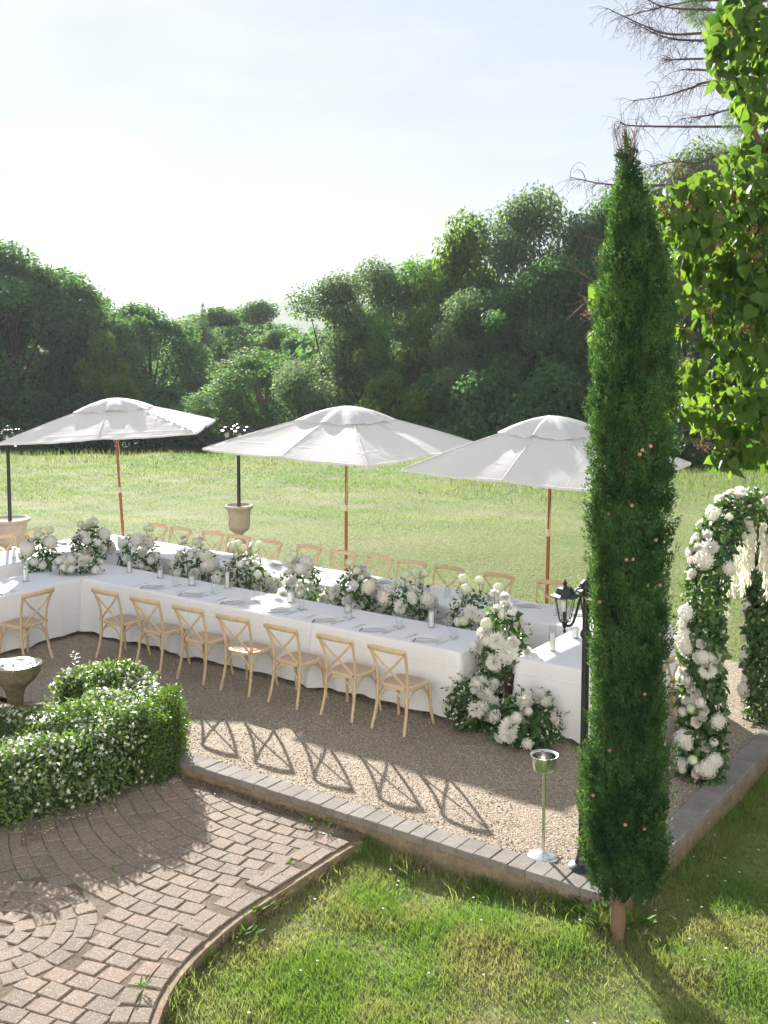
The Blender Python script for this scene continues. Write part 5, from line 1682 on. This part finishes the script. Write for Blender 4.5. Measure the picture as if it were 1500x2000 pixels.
# upright leafy shoots over the hedge
def shoot(px, py, dist, h, label, n=12):
    p = at(px, py, dist)
    o = thing('leafy_shoot', label, 'plant', (p.x, p.y, p.z - h), 0, 'pale shoots rising over the hedge')
    b = MB(); pth = smooth_path([(0, 0, 0), (.01, 0, h * .5), (-.01, .01, h)], 4); b.tube(pth, [.003] * len(pth), 5); b.build('stem', M['stem'], o)
    P, D = [], []
    for i in range(n):
        z = h * (.45 + .55 * i / n); a = i * 2.4
        P.append((0, 0, z)); D.append((math.cos(a), math.sin(a), .35))
    k = len(P); L = RNG.uniform(.04, .07, k)
    V, F = leaves6(np.array(P), np.array(D), np.array(D) * [-.3, -.3, 0] + [0, 0, 1], L, L * .4)
    put('leaves', np_mesh('leaves', V, F, M['box']), o)
shoot(146, 1272, 11.8, .30, 'tall pale jasmine shoot standing above the hedge', 16)
shoot(268, 1335, 10.5, .22, 'pale shoot just left of the boxwood')
shoot(298, 1330, 10.4, .25, 'upright sprig rising from the boxwood top')
shoot(352, 1408, 10.3, .30, 'small leafy sprig right of the boxwood')

# ================================================================== CYPRESS
def cypress():
    D0 = 7.75
    base = on(1208, 1832, -0.15)
    o = thing('cypress_tree', 'slim dark green cypress standing before the terrace corner', 'tree', (base.x, base.y, float(gz(base.x, base.y))))
    g = o.location.z
    prof = [(1768, 1216, 44), (1745, 1218, 70), (1700, 1222, 84), (1640, 1222, 84), (1560, 1224, 80), (1450, 1228, 72), (1350, 1230, 70), (1250, 1231, 70), (1150, 1231, 71), (1050, 1231, 71), (950, 1232, 75), (900, 1234, 84), (800, 1234, 84), (700, 1238, 84), (620, 1240, 80), (560, 1240, 72), (520, 1236, 56), (470, 1233, 42), (420, 1230, 31), (370, 1227, 20), (330, 1225, 11), (285, 1223, 4)]
    pz, pc, pr_ = [], [], []
    for y_, cx_, hw in prof:
        q = at(cx_, y_, base.y); e = at(cx_ + hw, y_, base.y)
        pz.append(q.z - g); pc.append(q.x - base.x); pr_.append((e.x - q.x) * .94)
    pz, pc, pr_ = np.array(pz), np.array(pc), np.array(pr_)
    rng = np.random.default_rng(31)
    b = MB()
    sp = smooth_path([(0, 0, -.2), (-.005, 0, .3), (pc[3], 0, 1.0), (pc[10], 0, 3.2), (pc[-1], 0, pz[-1])], 6)
    b.tube(sp, [.062 * (1 - .9 * i / (len(sp) - 1)) + .006 * math.sin(i * 1.7) for i in range(len(sp))], 12)
    b.build('trunk', M['bark_pale'], o)
    # upright boughs packed round the stem, each clothed in small scaly plumes
    boughs = []
    zlo, zhi = pz[0], pz[-1]
    for k in range(86):
        t = (k + rng.uniform(0, 1)) / 86
        b0 = zlo - .05 + (zhi - zlo - .55) * t ** 1.05
        ln = rng.uniform(.6, 1.35) * (1 if t < .75 else .75)
        b1 = min(b0 + ln, zhi - rng.uniform(0, .12))
        a = k * 2.39996 + rng.uniform(-.4, .4)
        boughs.append((b0, b1, a, rng.uniform(.28, .44), rng.uniform(.82, 1.08)))
    for k in range(20):
        b0 = zlo + rng.uniform(-.04, .14); boughs.append((b0, b0 + rng.uniform(.5, .8), k * 2.39996, rng.uniform(.30, .44), rng.uniform(.80, 1.0)))
    boughs.append((zhi - .95, zhi, 0.0, .9, .2)); boughs.append((zhi - .75, zhi - .1, 2.0, .8, .3))
    P, D, N, L, W_ = [], [], [], [], []
    for (b0, b1, a, rf_, reach) in boughs:
        npl = int(46 * (b1 - b0) / .9) + 8
        for _ in range(npl):
            t = rng.uniform(0, 1) ** .9
            z0 = b0 + (b1 - b0) * t
            R_ = float(np.interp(z0, pz, pr_)); cx_ = float(np.interp(z0, pz, pc))
            br = R_ * rf_ * (math.sin(PI * min(1, .16 + .80 * t)) ** .75) + .006
            ar = max(0.0, R_ * reach - R_ * rf_ * .95)
            o3 = np.array([math.cos(a), math.sin(a), 0.0])
            th = rng.normal(0, 1.15); od0 = np.array([math.cos(a + th), math.sin(a + th), 0.0])
            c0 = np.array([cx_, 0, z0]) + o3 * ar + od0 * br * rng.uniform(.75, 1.05)
            ax_ = unit(od0 * rng.uniform(.10, .50) + np.array([rng.normal(0, .1), rng.normal(0, .1), 1.0]))
            ln = rng.uniform(.08, .22); rw = rng.uniform(.012, .028)
            tip = max(0.0, 1 - (zhi - z0) / .75)
            if rng.uniform() < .55 * tip: continue
            ln *= 1 - .45 * tip; rw *= 1 - .6 * tip
            ns = 44
            tt = rng.uniform(0, 1, ns); ph = rng.uniform(0, 2 * PI, ns)
            e1 = unit(np.cross(ax_, od0 + .01)); e2_ = np.cross(ax_, e1)
            od = np.cos(ph)[:, None] * e1 + np.sin(ph)[:, None] * e2_
            rf = rw * (np.sin(PI * np.clip(tt * .85 + .12, 0, 1)) ** .8) * rng.uniform(.35, 1, ns)
            P.append(c0 + ax_ * (ln * tt)[:, None] + od * rf[:, None])
            D.append(od * .8 + ax_ * 1.0 + rng.normal(0, .3, (ns, 3)))
            N.append(od + od0 * .5 + rng.normal(0, .4, (ns, 3)))
            L.append(rng.uniform(.016, .034, ns)); W_.append(rng.uniform(.007, .013, ns))
    P, D, N, L, W_ = map(np.concatenate, (P, D, N, L, W_))
    V, F = cards(P, D, N, L, W_, .1)
    cr = put('crown', np_mesh('crown', V, F, M['cypress']), o)
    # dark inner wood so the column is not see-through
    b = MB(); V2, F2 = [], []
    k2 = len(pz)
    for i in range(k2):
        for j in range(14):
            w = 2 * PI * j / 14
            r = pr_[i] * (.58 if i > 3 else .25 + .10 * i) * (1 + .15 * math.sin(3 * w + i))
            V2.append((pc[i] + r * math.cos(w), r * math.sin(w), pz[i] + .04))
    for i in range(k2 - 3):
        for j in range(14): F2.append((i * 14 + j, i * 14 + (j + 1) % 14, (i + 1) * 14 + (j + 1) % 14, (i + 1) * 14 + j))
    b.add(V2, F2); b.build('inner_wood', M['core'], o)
    # bare twigs at the tip
    b = MB()
    for k in range(38):
        z = rng.uniform(pz[-1] - .45, pz[-1] - .02); a = rng.uniform(0, 2 * PI); l = rng.uniform(.12, .30)
        p0 = Vector((float(np.interp(z, pz, pc)) + .03 * math.cos(a), .03 * math.sin(a), z))
        p1 = p0 + Vector((math.cos(a) * l * .28, math.sin(a) * l * .28, l))
        b.tube([p0, p0.lerp(p1, .5) + Vector((rng.normal(0, .01), 0, 0)), p1], [.0030, .0022, .0012], 4)
        for q in range(3):
            pm = p0.lerp(p1, rng.uniform(.3, .9)); aa = rng.uniform(0, 2 * PI)
            b.tube([pm, pm + Vector((math.cos(aa) * .03, math.sin(aa) * .03, .06))], [.0018, .001], 4)
    b.build('tip_twigs', M['dead_wood'], o)
    # cones
    cb = MB(); cb.lathe([(.001, -.014), (.010, -.011), (.0155, 0), (.011, .011), (.001, .014)], 8, wob=lambda w, i: 1 + .12 * math.cos(3 * w + i)); cone_me = cb.mesh('cone', M['cone'])
    for (px, py) in ((1258, 880), (1270, 893), (1253, 888), (1262, 897), (1275, 872), (1180, 905), (1240, 990), (1285, 1045), (1290, 1060), (1283, 1072), (1230, 1098), (1236, 1103), (1243, 1096), (1290, 1150), (1300, 1152), (1310, 1095), (1186, 1192), (1302, 1232), (1272, 1148), (1228, 1270), (1265, 1362), (1205, 1355), (1300, 1250), (1210, 1605), (1225, 1615), (1242, 1608), (1262, 1622), (1275, 1620), (1140, 1580), (1228, 1660), (1200, 1480), (1252, 940), (1200, 1010))[::2]:
        z = at(px, py, base.y - .3).z - g; x = at(px, py, base.y - .33).x - base.x
        r = float(np.interp(z, pz, pr_)); xc = float(np.interp(z, pz, pc))
        dx = max(-.95, min(.95, (x - xc) / max(r, .05)))
        y = -r * math.sqrt(1 - dx * dx) * 1.04
        put('cone', cone_me, cr, (xc + dx * r, y, z), (random.uniform(0, 3), random.uniform(0, 3), 0), (.9,) * 3)
    return o
cypress()

# ================================================================== BROAD-LEAVED TREE AT RIGHT
def heart_leaf():
    pts = [(0, 0), (-.20, -.06), (-.40, .06), (-.47, .28), (-.34, .54), (-.13, .80), (0, 1.06), (.13, .80), (.34, .54), (.47, .28), (.40, .06), (.20, -.06)]
    mid = [(0, .0), (0, .3), (0, .6)]
    V = [(x, y, .16 * abs(x) - .18 * y * y) for x, y in pts] + [(0, y, -.05 - .18 * y * y) for _, y in mid]
    n = len(pts); a, b_, c_ = n, n + 1, n + 2
    F = [(0, a, 1), (1, a, 2), (2, a, b_), (2, b_, 3), (3, b_, c_), (3, c_, 4), (4, c_, 5), (5, c_, 6), (6, c_, 7), (7, c_, 8), (8, c_, 9), (9, c_, b_), (9, b_, 10), (10, b_, a), (10, a, 11), (11, a, 0)]
    return np.array(V), np.array([f[::-1] for f in F])
def catalpa():
    rng = np.random.default_rng(44)
    DY = 9.7
    root = at(1690, 1400, 10.4)
    o = thing('broad_leaved_tree', 'tree with large hanging heart shaped leaves at the right edge', 'tree', (root.x, 10.4, float(gz(root.x, 10.4))))
    org = Vector(o.location)
    clus = [(1440, 55, 62), (1420, 120, 42), (1455, 165, 48), (1490, 90, 60), (1480, 200, 45), (1455, 215, 25), (1545, 140, 70), (1540, 30, 70), (1450, 10, 50),
            (1490, 290, 55), (1545, 320, 70), (1320, 392, 50), (1370, 372, 45), (1420, 350, 50), (1475, 345, 55), (1318, 450, 42), (1370, 440, 55), (1430, 430, 60), (1490, 420, 60),
            (1340, 510, 45), (1395, 520, 62), (1455, 520, 65), (1505, 510, 60), (1350, 580, 35), (1410, 595, 60), (1470, 610, 60), (1505, 600, 50), (1325, 640, 22), (1400, 660, 42), (1455, 690, 50), (1505, 700, 50),
            (1350, 730, 38), (1400, 745, 50), (1450, 770, 55), (1498, 790, 55), (1330, 795, 28), (1370, 805, 35), (1425, 830, 45), (1475, 850, 45), (1505, 870, 40), (1415, 880, 32), (1445, 885, 28), (1420, 900, 18),
            (1165, 560, 18), (1150, 590, 16), (1190, 600, 22), (1160, 655, 14), (1205, 640, 20), (1195, 480, 18), (1215, 520, 26), (1570, 500, 80), (1580, 700, 80)]
    limb_ends = []
    P = []
    for (px, py, r) in clus:
        c_ = at(px, py, DY + rng.uniform(-.25, .5))
        rad = r / F_PX * DY
        limb_ends.append(c_)
        area = (r / 38.0) ** 2
        for _ in range(int(33 * area) + 2):
            d = rng.normal(size=3); d /= np.linalg.norm(d)
            q = np.array(c_) + d * rad * rng.uniform(.2, 1) ** .6 * np.array([1, 1.3, 1])
            P.append(q)
    P = np.array(P)
    k = len(P)
    HV, HF = heart_leaf()
    # hanging: tips down and outward
    outw = rng.normal(size=(k, 3)) * [1, 1, .25]
    D = unit(np.array([0, 0, -1.0]) + outw * .55 + np.array([-.1, -.25, 0]))
    Nn = unit(rng.normal(size=(k, 3)) + np.array([-.3, -.6, .75]))
    S = unit(np.cross(D, Nn)); N2 = np.cross(S, D)
    size = rng.uniform(.065, .155, k)
    order = np.argsort(np.linalg.norm(P - np.array(cam.location), axis=1))
    # leaves most in view are parts of their own
    leaf_me = []
    for q in range(4):
        V = HV.copy(); V[:, 2] *= (0.7 + .4 * q); V[:, 0] *= (.80 + .09 * q)
        leaf_me.append(np_mesh('leaf', V, HF, M['catalpa']))
    chosen = [i for i in order if px_of(*P[i])[0] < 1505][:290]
    cs = set(chosen)
    for j, i in enumerate(chosen):
        lf = put('leaf', leaf_me[j % 4], o)
        m_ = Matrix((S[i], D[i], N2[i])).transposed().to_4x4()
        lf.matrix_local = Matrix.Translation(Vector(P[i]) - org) @ m_ @ Matrix.Diagonal((size[i], size[i], size[i], 1))
    rest_ = np.array([i for i in range(k) if i not in cs])
    V = (P[rest_][:, None] - np.array(org)) + size[rest_][:, None, None] * (HV[None, :, 0:1] * S[rest_][:, None] + HV[None, :, 1:2] * D[rest_][:, None] + HV[None, :, 2:3] * N2[rest_][:, None])
    F = (HF[None] + (np.arange(len(rest_)) * len(HV))[:, None, None]).reshape(-1, 3)
    put('leaves', np_mesh('leaves', V.reshape(-1, 3), F, M['catalpa']), o)['kind'] = 'stuff'
    # trunk, limbs, twigs
    b = MB()
    tr = smooth_path([(0, 0, -.2), (-.05, 0, 1.4), (-.1, -.05, 2.6), (-.05, -.1, 4.2), (-.15, -.2, 6.2)], 5)
    b.tube(tr, [.17 * (1 - .8 * i / (len(tr) - 1)) for i in range(len(tr))], 10); b.build('trunk', M['bark_pale'], o)
    for (pts, r0) in (([(1500, 705), (1395, 675), (1350, 650), (1325, 632)], .022), ([(1500, 560), (1420, 480), (1340, 420)], .022), ([(1500, 830), (1440, 800), (1380, 770)], .018), ([(1520, 330), (1450, 200), (1420, 90)], .025), ([(1395, 675), (1350, 690)], .012), ([(1340, 560), (1230, 560), (1165, 570)], .014), ([(1500, 430), (1430, 380), (1370, 372)], .014), ([(1490, 880), (1440, 850), (1420, 830)], .01)):
        ws = [at(a, b_, DY + .15) - org for a, b_ in pts]
        if pts[0][0] >= 1490: ws = [Vector((-.08, -.1, max(1.8, ws[0].z - .8)))] + ws
        pth = smooth_path(ws, 5)
        b = MB(); b.tube(pth, [r0 * 1.6 * (1 - .75 * i / (len(pth) - 1)) for i in range(len(pth))], 7); b.build('limb', M['bark_pale'], o)
    b = MB()
    for e in limb_ends:
        for _ in range(3):
            p0 = e - org; dd = Vector(rng.normal(size=3) * [1, 1, .6]) * .16
            b.tube([p0 - dd, p0 + Vector((0, 0, .02)), p0 + dd], [.004, .005, .003], 4)
    b.build('twigs', M['bark_pale'], o)['kind'] = 'stuff'
    # brown seed heads
    sV = []
    for (px, py) in ((1455, 25), (1430, 60), (1480, 240), (1320, 330), (1295, 410), (1400, 480), (1440, 395), (1480, 500), (1175, 510), (1190, 540), (1150, 610), (1390, 610), (1460, 640), (1375, 870), (1365, 865), (1340, 705), (1470, 450), (1350, 400), (1410, 420)):
        c_ = at(px, py, DY - .35) - org; kk = 60
        Pp = np.array(c_) + rng.normal(0, .035, (kk, 3))
        sV.append(cards(Pp, rng.normal(size=(kk, 3)), rng.normal(size=(kk, 3)), rng.uniform(.012, .03, kk), rng.uniform(.006, .012, kk)))
    V, F = cat(*sV)
    put('seed_heads', np_mesh('seed_heads', V, F, M['seedpod']), o)['kind'] = 'stuff'
catalpa()

# ================================================================== HALF-DEAD CONIFER
def conifer():
    rng = random.Random(9)
    DY = 14.0
    root = at(1580, 1300, DY + .5)
    o = thing('bare_conifer', 'old conifer with bare drooping branches against the sky at top right', 'tree', (root.x, DY + .5, float(gz(root.x, DY + .5))))
    org = Vector(o.location)
    top = at(1560, -260, DY + .5).z - org.z
    b = MB(); b.tube([(0, 0, -.3), (.03, 0, top * .5), (0, 0, top)], [.26, .18, .06], 10); b.build('trunk', M['bark'], o)
    BR = [[(1410, 64), (1311, 67), (1260, 51), (1185, 16)], [(1395, 80), (1305, 74), (1230, 42)], [(1362, 115), (1296, 118)], [(1404, 159), (1350, 172), (1299, 187), (1236, 197)],
          [(1425, 247), (1242, 246), (1212, 238)], [(1467, 285), (1404, 304), (1362, 318), (1317, 316), (1272, 325)], [(1300, 362), (1188, 360), (1113, 346)],
          [(1420, 20), (1300, 14), (1255, -10)], [(1400, 0), (1320, 8), (1222, 32)], [(1380, 137), (1330, 136)], [(1440, 330), (1380, 345), (1300, 350)], [(1450, 210), (1385, 225), (1330, 232)]]
    for br in BR:
        ws = [at(a, b_, DY + rng.uniform(-.2, .2)) - org for a, b_ in br]
        z_t = ws[0].z + .1
        ws = [Vector((0, 0, z_t))] + ws
        pth = smooth_path(ws, 7)
        k = len(pth)
        bb = MB(); bb.tube(pth, [.021 * (1 - .86 * i / (k - 1)) + .0016 for i in range(k)], 6)
        # drooping twigs
        for i in range(6, k):
            for _ in range(5):
                if rng.random() < .42: continue
                p0 = pth[i].lerp(pth[i - 1], rng.random())
                d = Vector((rng.uniform(-1, .3), rng.uniform(-.5, .5), rng.uniform(-.75, .35))).normalized()
                l = rng.uniform(.08, .42) * (1 if i > k * .4 else .7)
                p1 = p0 + d * l * .5 + Vector((0, 0, .015)); p2 = p0 + d * l + Vector((0, 0, -.10 * l))
                bb.tube([p0, p1, p2], [.0032, .0022, .0010], 4, cap=False)
                for _ in range(3):
                    q0 = p0.lerp(p2, rng.uniform(.3, .9)); q1 = q0 + Vector((rng.uniform(-.1, .05), rng.uniform(-.05, .05), rng.uniform(-.13, .05)))
                    bb.tube([q0, q1], [.0018, .0009], 4, cap=False)
        # small hooked shoots
        for _ in range(3):
            p0 = pth[rng.randrange(5, k)]; r = rng.uniform(.06, .14); sgn = rng.choice((-1, 1))
            bb.tube([p0 + Vector((sgn * r * (1 - math.cos(w)) * -1, 0, r * 1.6 * math.sin(w))) for w in [0, .5, 1.0, 1.5, 2.0, 2.4]], [.004, .004, .0035, .003, .002, .0014], 4, cap=False)
        bb.build('branch', M['dead_wood'], o)
    # the few living needle tufts
    nrng = np.random.default_rng(8); sV = []
    for (px, py, r, kk) in ((1365, 30, 22, 900), (1350, 12, 18, 500), (1390, 45, 16, 400), (1435, 235, 24, 700), (1455, 270, 22, 500), (1420, 300, 16, 250), (1480, 215, 26, 500)):
        c_ = np.array(at(px, py, DY) - org); rad = r / F_PX * DY
        d = unit(nrng.normal(size=(kk, 3))); Pp = c_ + d * rad * nrng.uniform(0, 1, (kk, 1)) ** .5
        sV.append(cards(Pp, d + nrng.normal(0, .4, (kk, 3)), nrng.normal(size=(kk, 3)), nrng.uniform(.05, .09, kk), nrng.uniform(.004, .008, kk)))
    V, F = cat(*sV)
    put('needles', np_mesh('needles', V, F, M['leaf_olive']), o)['kind'] = 'stuff'
conifer()

# ================================================================== WEEDS AND SMALL THINGS
def weed(px, py, z, n, leaf, label, spread=.08, mat='weed'):
    p = on(px, py, z)
    g = float(gz(p.x, p.y)) if z < -.15 else z
    a = RNG.uniform(0, 2 * PI, n); r = RNG.uniform(0, spread, n)
    P = np.stack([np.cos(a) * r, np.sin(a) * r, RNG.uniform(0, .05, n)], 1)
    D = np.stack([np.cos(a), np.sin(a), RNG.uniform(.4, 1.4, n)], 1)
    L = leaf * RNG.uniform(.6, 1.3, n)
    V, F = leaves6(P, D, np.stack([-np.cos(a), -np.sin(a), np.full(n, 1.2)], 1), L, L * RNG.uniform(.25, .4, n), .1, .2)
    o = put('weed', np_mesh('weed', V, F, M[mat]), None, (p.x, p.y, g), (0, 0, random.uniform(0, 6)))
    tag(o, label, 'plant', 'weeds along the patio and kerb')
weed(555, 1722, -.22, 46, .13, 'dandelion rosette right under the patio curve', .06)
weed(490, 1790, -.22, 40, .14, 'broad leaved weed halfway down the patio curve', .06)
weed(470, 1835, -.22, 60, .08, 'low bushy weed against the patio edge', .12)
weed(395, 1890, -.22, 90, .05, 'dense creeping weed near the lower patio edge', .18)
weed(350, 1960, -.22, 60, .06, 'leafy weed at the bottom of patio edge', .07)
weed(440, 1840, -.22, 80, .05, 'small leaved weed cushion beside the patio', .15)
weed(1150, 1800, -.22, 50, .15, 'bright green shoots at the foot of kerb left of trunk', .10)
weed(1185, 1830, -.22, 46, .14, 'bright green shoots close to the cypress trunk', .10)
weed(1120, 1780, -.22, 36, .10, 'small green clump below the kerb end', .10)
weed(1240, 1825, -.22, 40, .12, 'green shoots right of the cypress trunk', .10)
weed(610, 1605, -.1, 26, .05, 'grassy weed at the kerb corner of the patio', .10)
weed(640, 1620, -.1, 20, .045, 'tiny weed near the patio tip', .08)
weed(275, 1935, -.1, 18, .05, 'tiny weed between bricks at the lower edge', .05)
weed(222, 1708, -.1, 10, .04, 'tiny weed in a brick joint in the shade', .03)
weed(48, 1725, -.1, 12, .04, 'tiny weed in a brick joint at left', .04)
# daisies and fallen petals
k = 60
x = RNG.uniform(-1.0, 3.6, k); y = RNG.uniform(6.3, 9.6, k)
kp = ~in_terrace(x, y, .05) & ~in_patio(x, y, .15); x, y = x[kp], y[kp]; k = len(x)
ctr = np.stack([x, y, gz(x, y) + RNG.uniform(.04, .08, k)], 1)
fV = []
for q in range(6):
    w = 2 * PI * q / 6
    fV.append(cards(ctr, np.tile([[math.cos(w), math.sin(w), .1]], (k, 1)), np.tile([[0, 0, 1.]], (k, 1)), np.full(k, .012), np.full(k, .008)))
V, F = cat(*fV)
tag(put('lawn_daisies', np_mesh('lawn_daisies', V, F, M['petal'])), 'tiny white daisies dotted over the lawn', 'daisies', None, 'stuff')
k = 90
x = np.array([on(a, b_, PZ).x for a, b_ in zip(RNG.uniform(60, 330, k), RNG.uniform(1500, 1590, k))]); 
pp = [on(a, 1650 - .38 * a + d, PZ) for a, d in zip(RNG.uniform(40, 350, k), RNG.uniform(-20, 14, k))]
Pp = np.array([[p.x, p.y, PZ + .008] for p in pp])
V, F = cards(Pp, unit(RNG.normal(size=(k, 3)) * [1, 1, .1]), unit(RNG.normal(0, .4, (k, 3)) + [0, 0, 1]), RNG.uniform(.012, .022, k), RNG.uniform(.01, .018, k))
tag(put('fallen_petals', np_mesh('fallen_petals', V, F, M['petal_pink'])), 'fallen white petals at the foot of the hedge', 'petals', None, 'stuff')
# crumbs of soil and leaf litter along the hedge and kerb foot
k = 2600
pl = []
for _ in range(k):
    if random.random() < .5:
        p = sv(random.uniform(-1.9, .5), T_FRONT - abs(random.gauss(0, .07)) - .005, PZ)
    else:
        t = random.random(); a = on(40 + 300 * t, 1640 - 150 * t + random.uniform(-12, 22), PZ); p = a
    pl.append((p.x, p.y, PZ + .004))
V, F = cards(np.array(pl), unit(RNG.normal(size=(k, 3)) * [1, 1, .5]), unit(RNG.normal(0, .8, (k, 3)) + [0, 0, 1]), RNG.uniform(.008, .028, k), RNG.uniform(.006, .014, k), .3)
tag(put('leaf_litter', np_mesh('leaf_litter', V, F, leaf_mat('litter', (.10, .07, .045), (.26, .19, .13), .1))), 'dry leaf litter along the hedge and the kerb foot', 'litter', None, 'stuff')

# loose stones lying on the gravel
k = 9000
ss_ = RNG.uniform(-3.2, T_RIGHT - KW, k); vv_ = T_FRONT + KW + (RNG.uniform(0, 1, k) ** 1.4) * 4.6
ox = np.array([[1, 0, 0], [-1, 0, 0], [0, 1, 0], [0, -1, 0], [0, 0, .7], [0, 0, -.7]], float)
of = np.array([[0, 2, 4], [2, 1, 4], [1, 3, 4], [3, 0, 4], [2, 0, 5], [1, 2, 5], [3, 1, 5], [0, 3, 5]])
cxy = np.stack([AX + ss_ * UX + vv_ * VX, AY + ss_ * UY + vv_ * VY, RNG.uniform(.001, .005, k)], 1)
sz = RNG.uniform(.004, .011, k)[:, None, None] * RNG.uniform(.6, 1.3, (k, 6, 1))
V = cxy[:, None] + ox[None] * sz
F = (of[None] + (np.arange(k) * 6)[:, None, None]).reshape(-1, 3)
tag(put('loose_stones', np_mesh('loose_stones', V.reshape(-1, 3), F, leaf_mat('pebble', (.26, .20, .15), (.60, .52, .42), 0.0, None, .9, .2))), 'loose pale stones lying on the gravel terrace', 'stones', None, 'stuff')

# ================================================================== HAZE
def haze():
    b = MB()
    x0, x1, y0, y1, z0, z1 = -1600, 1600, -30, 1600, -20, 60
    b.box(((x0 + x1) / 2, (y0 + y1) / 2, (z0 + z1) / 2), (x1 - x0, y1 - y0, z1 - z0))
    m = bpy.data.materials.new('haze_air'); m.use_nodes = True
    n, l = m.node_tree.nodes, m.node_tree.links
    n.clear()
    v = n.new('ShaderNodeVolumePrincipled'); out_ = n.new('ShaderNodeOutputMaterial')
    v.inputs['Color'].default_value = (0.86, 0.93, 1.0, 1); v.inputs['Density'].default_value = HAZE
    v.inputs['Anisotropy'].default_value = 0.3
    l.new(v.outputs[0], out_.inputs['Volume'])
    o = b.build('haze', m, None, smooth=False)
    tag(o, 'thin bluish summer haze over the meadow and wood', 'haze', None, 'stuff')
HAZE = 0.0002
haze()
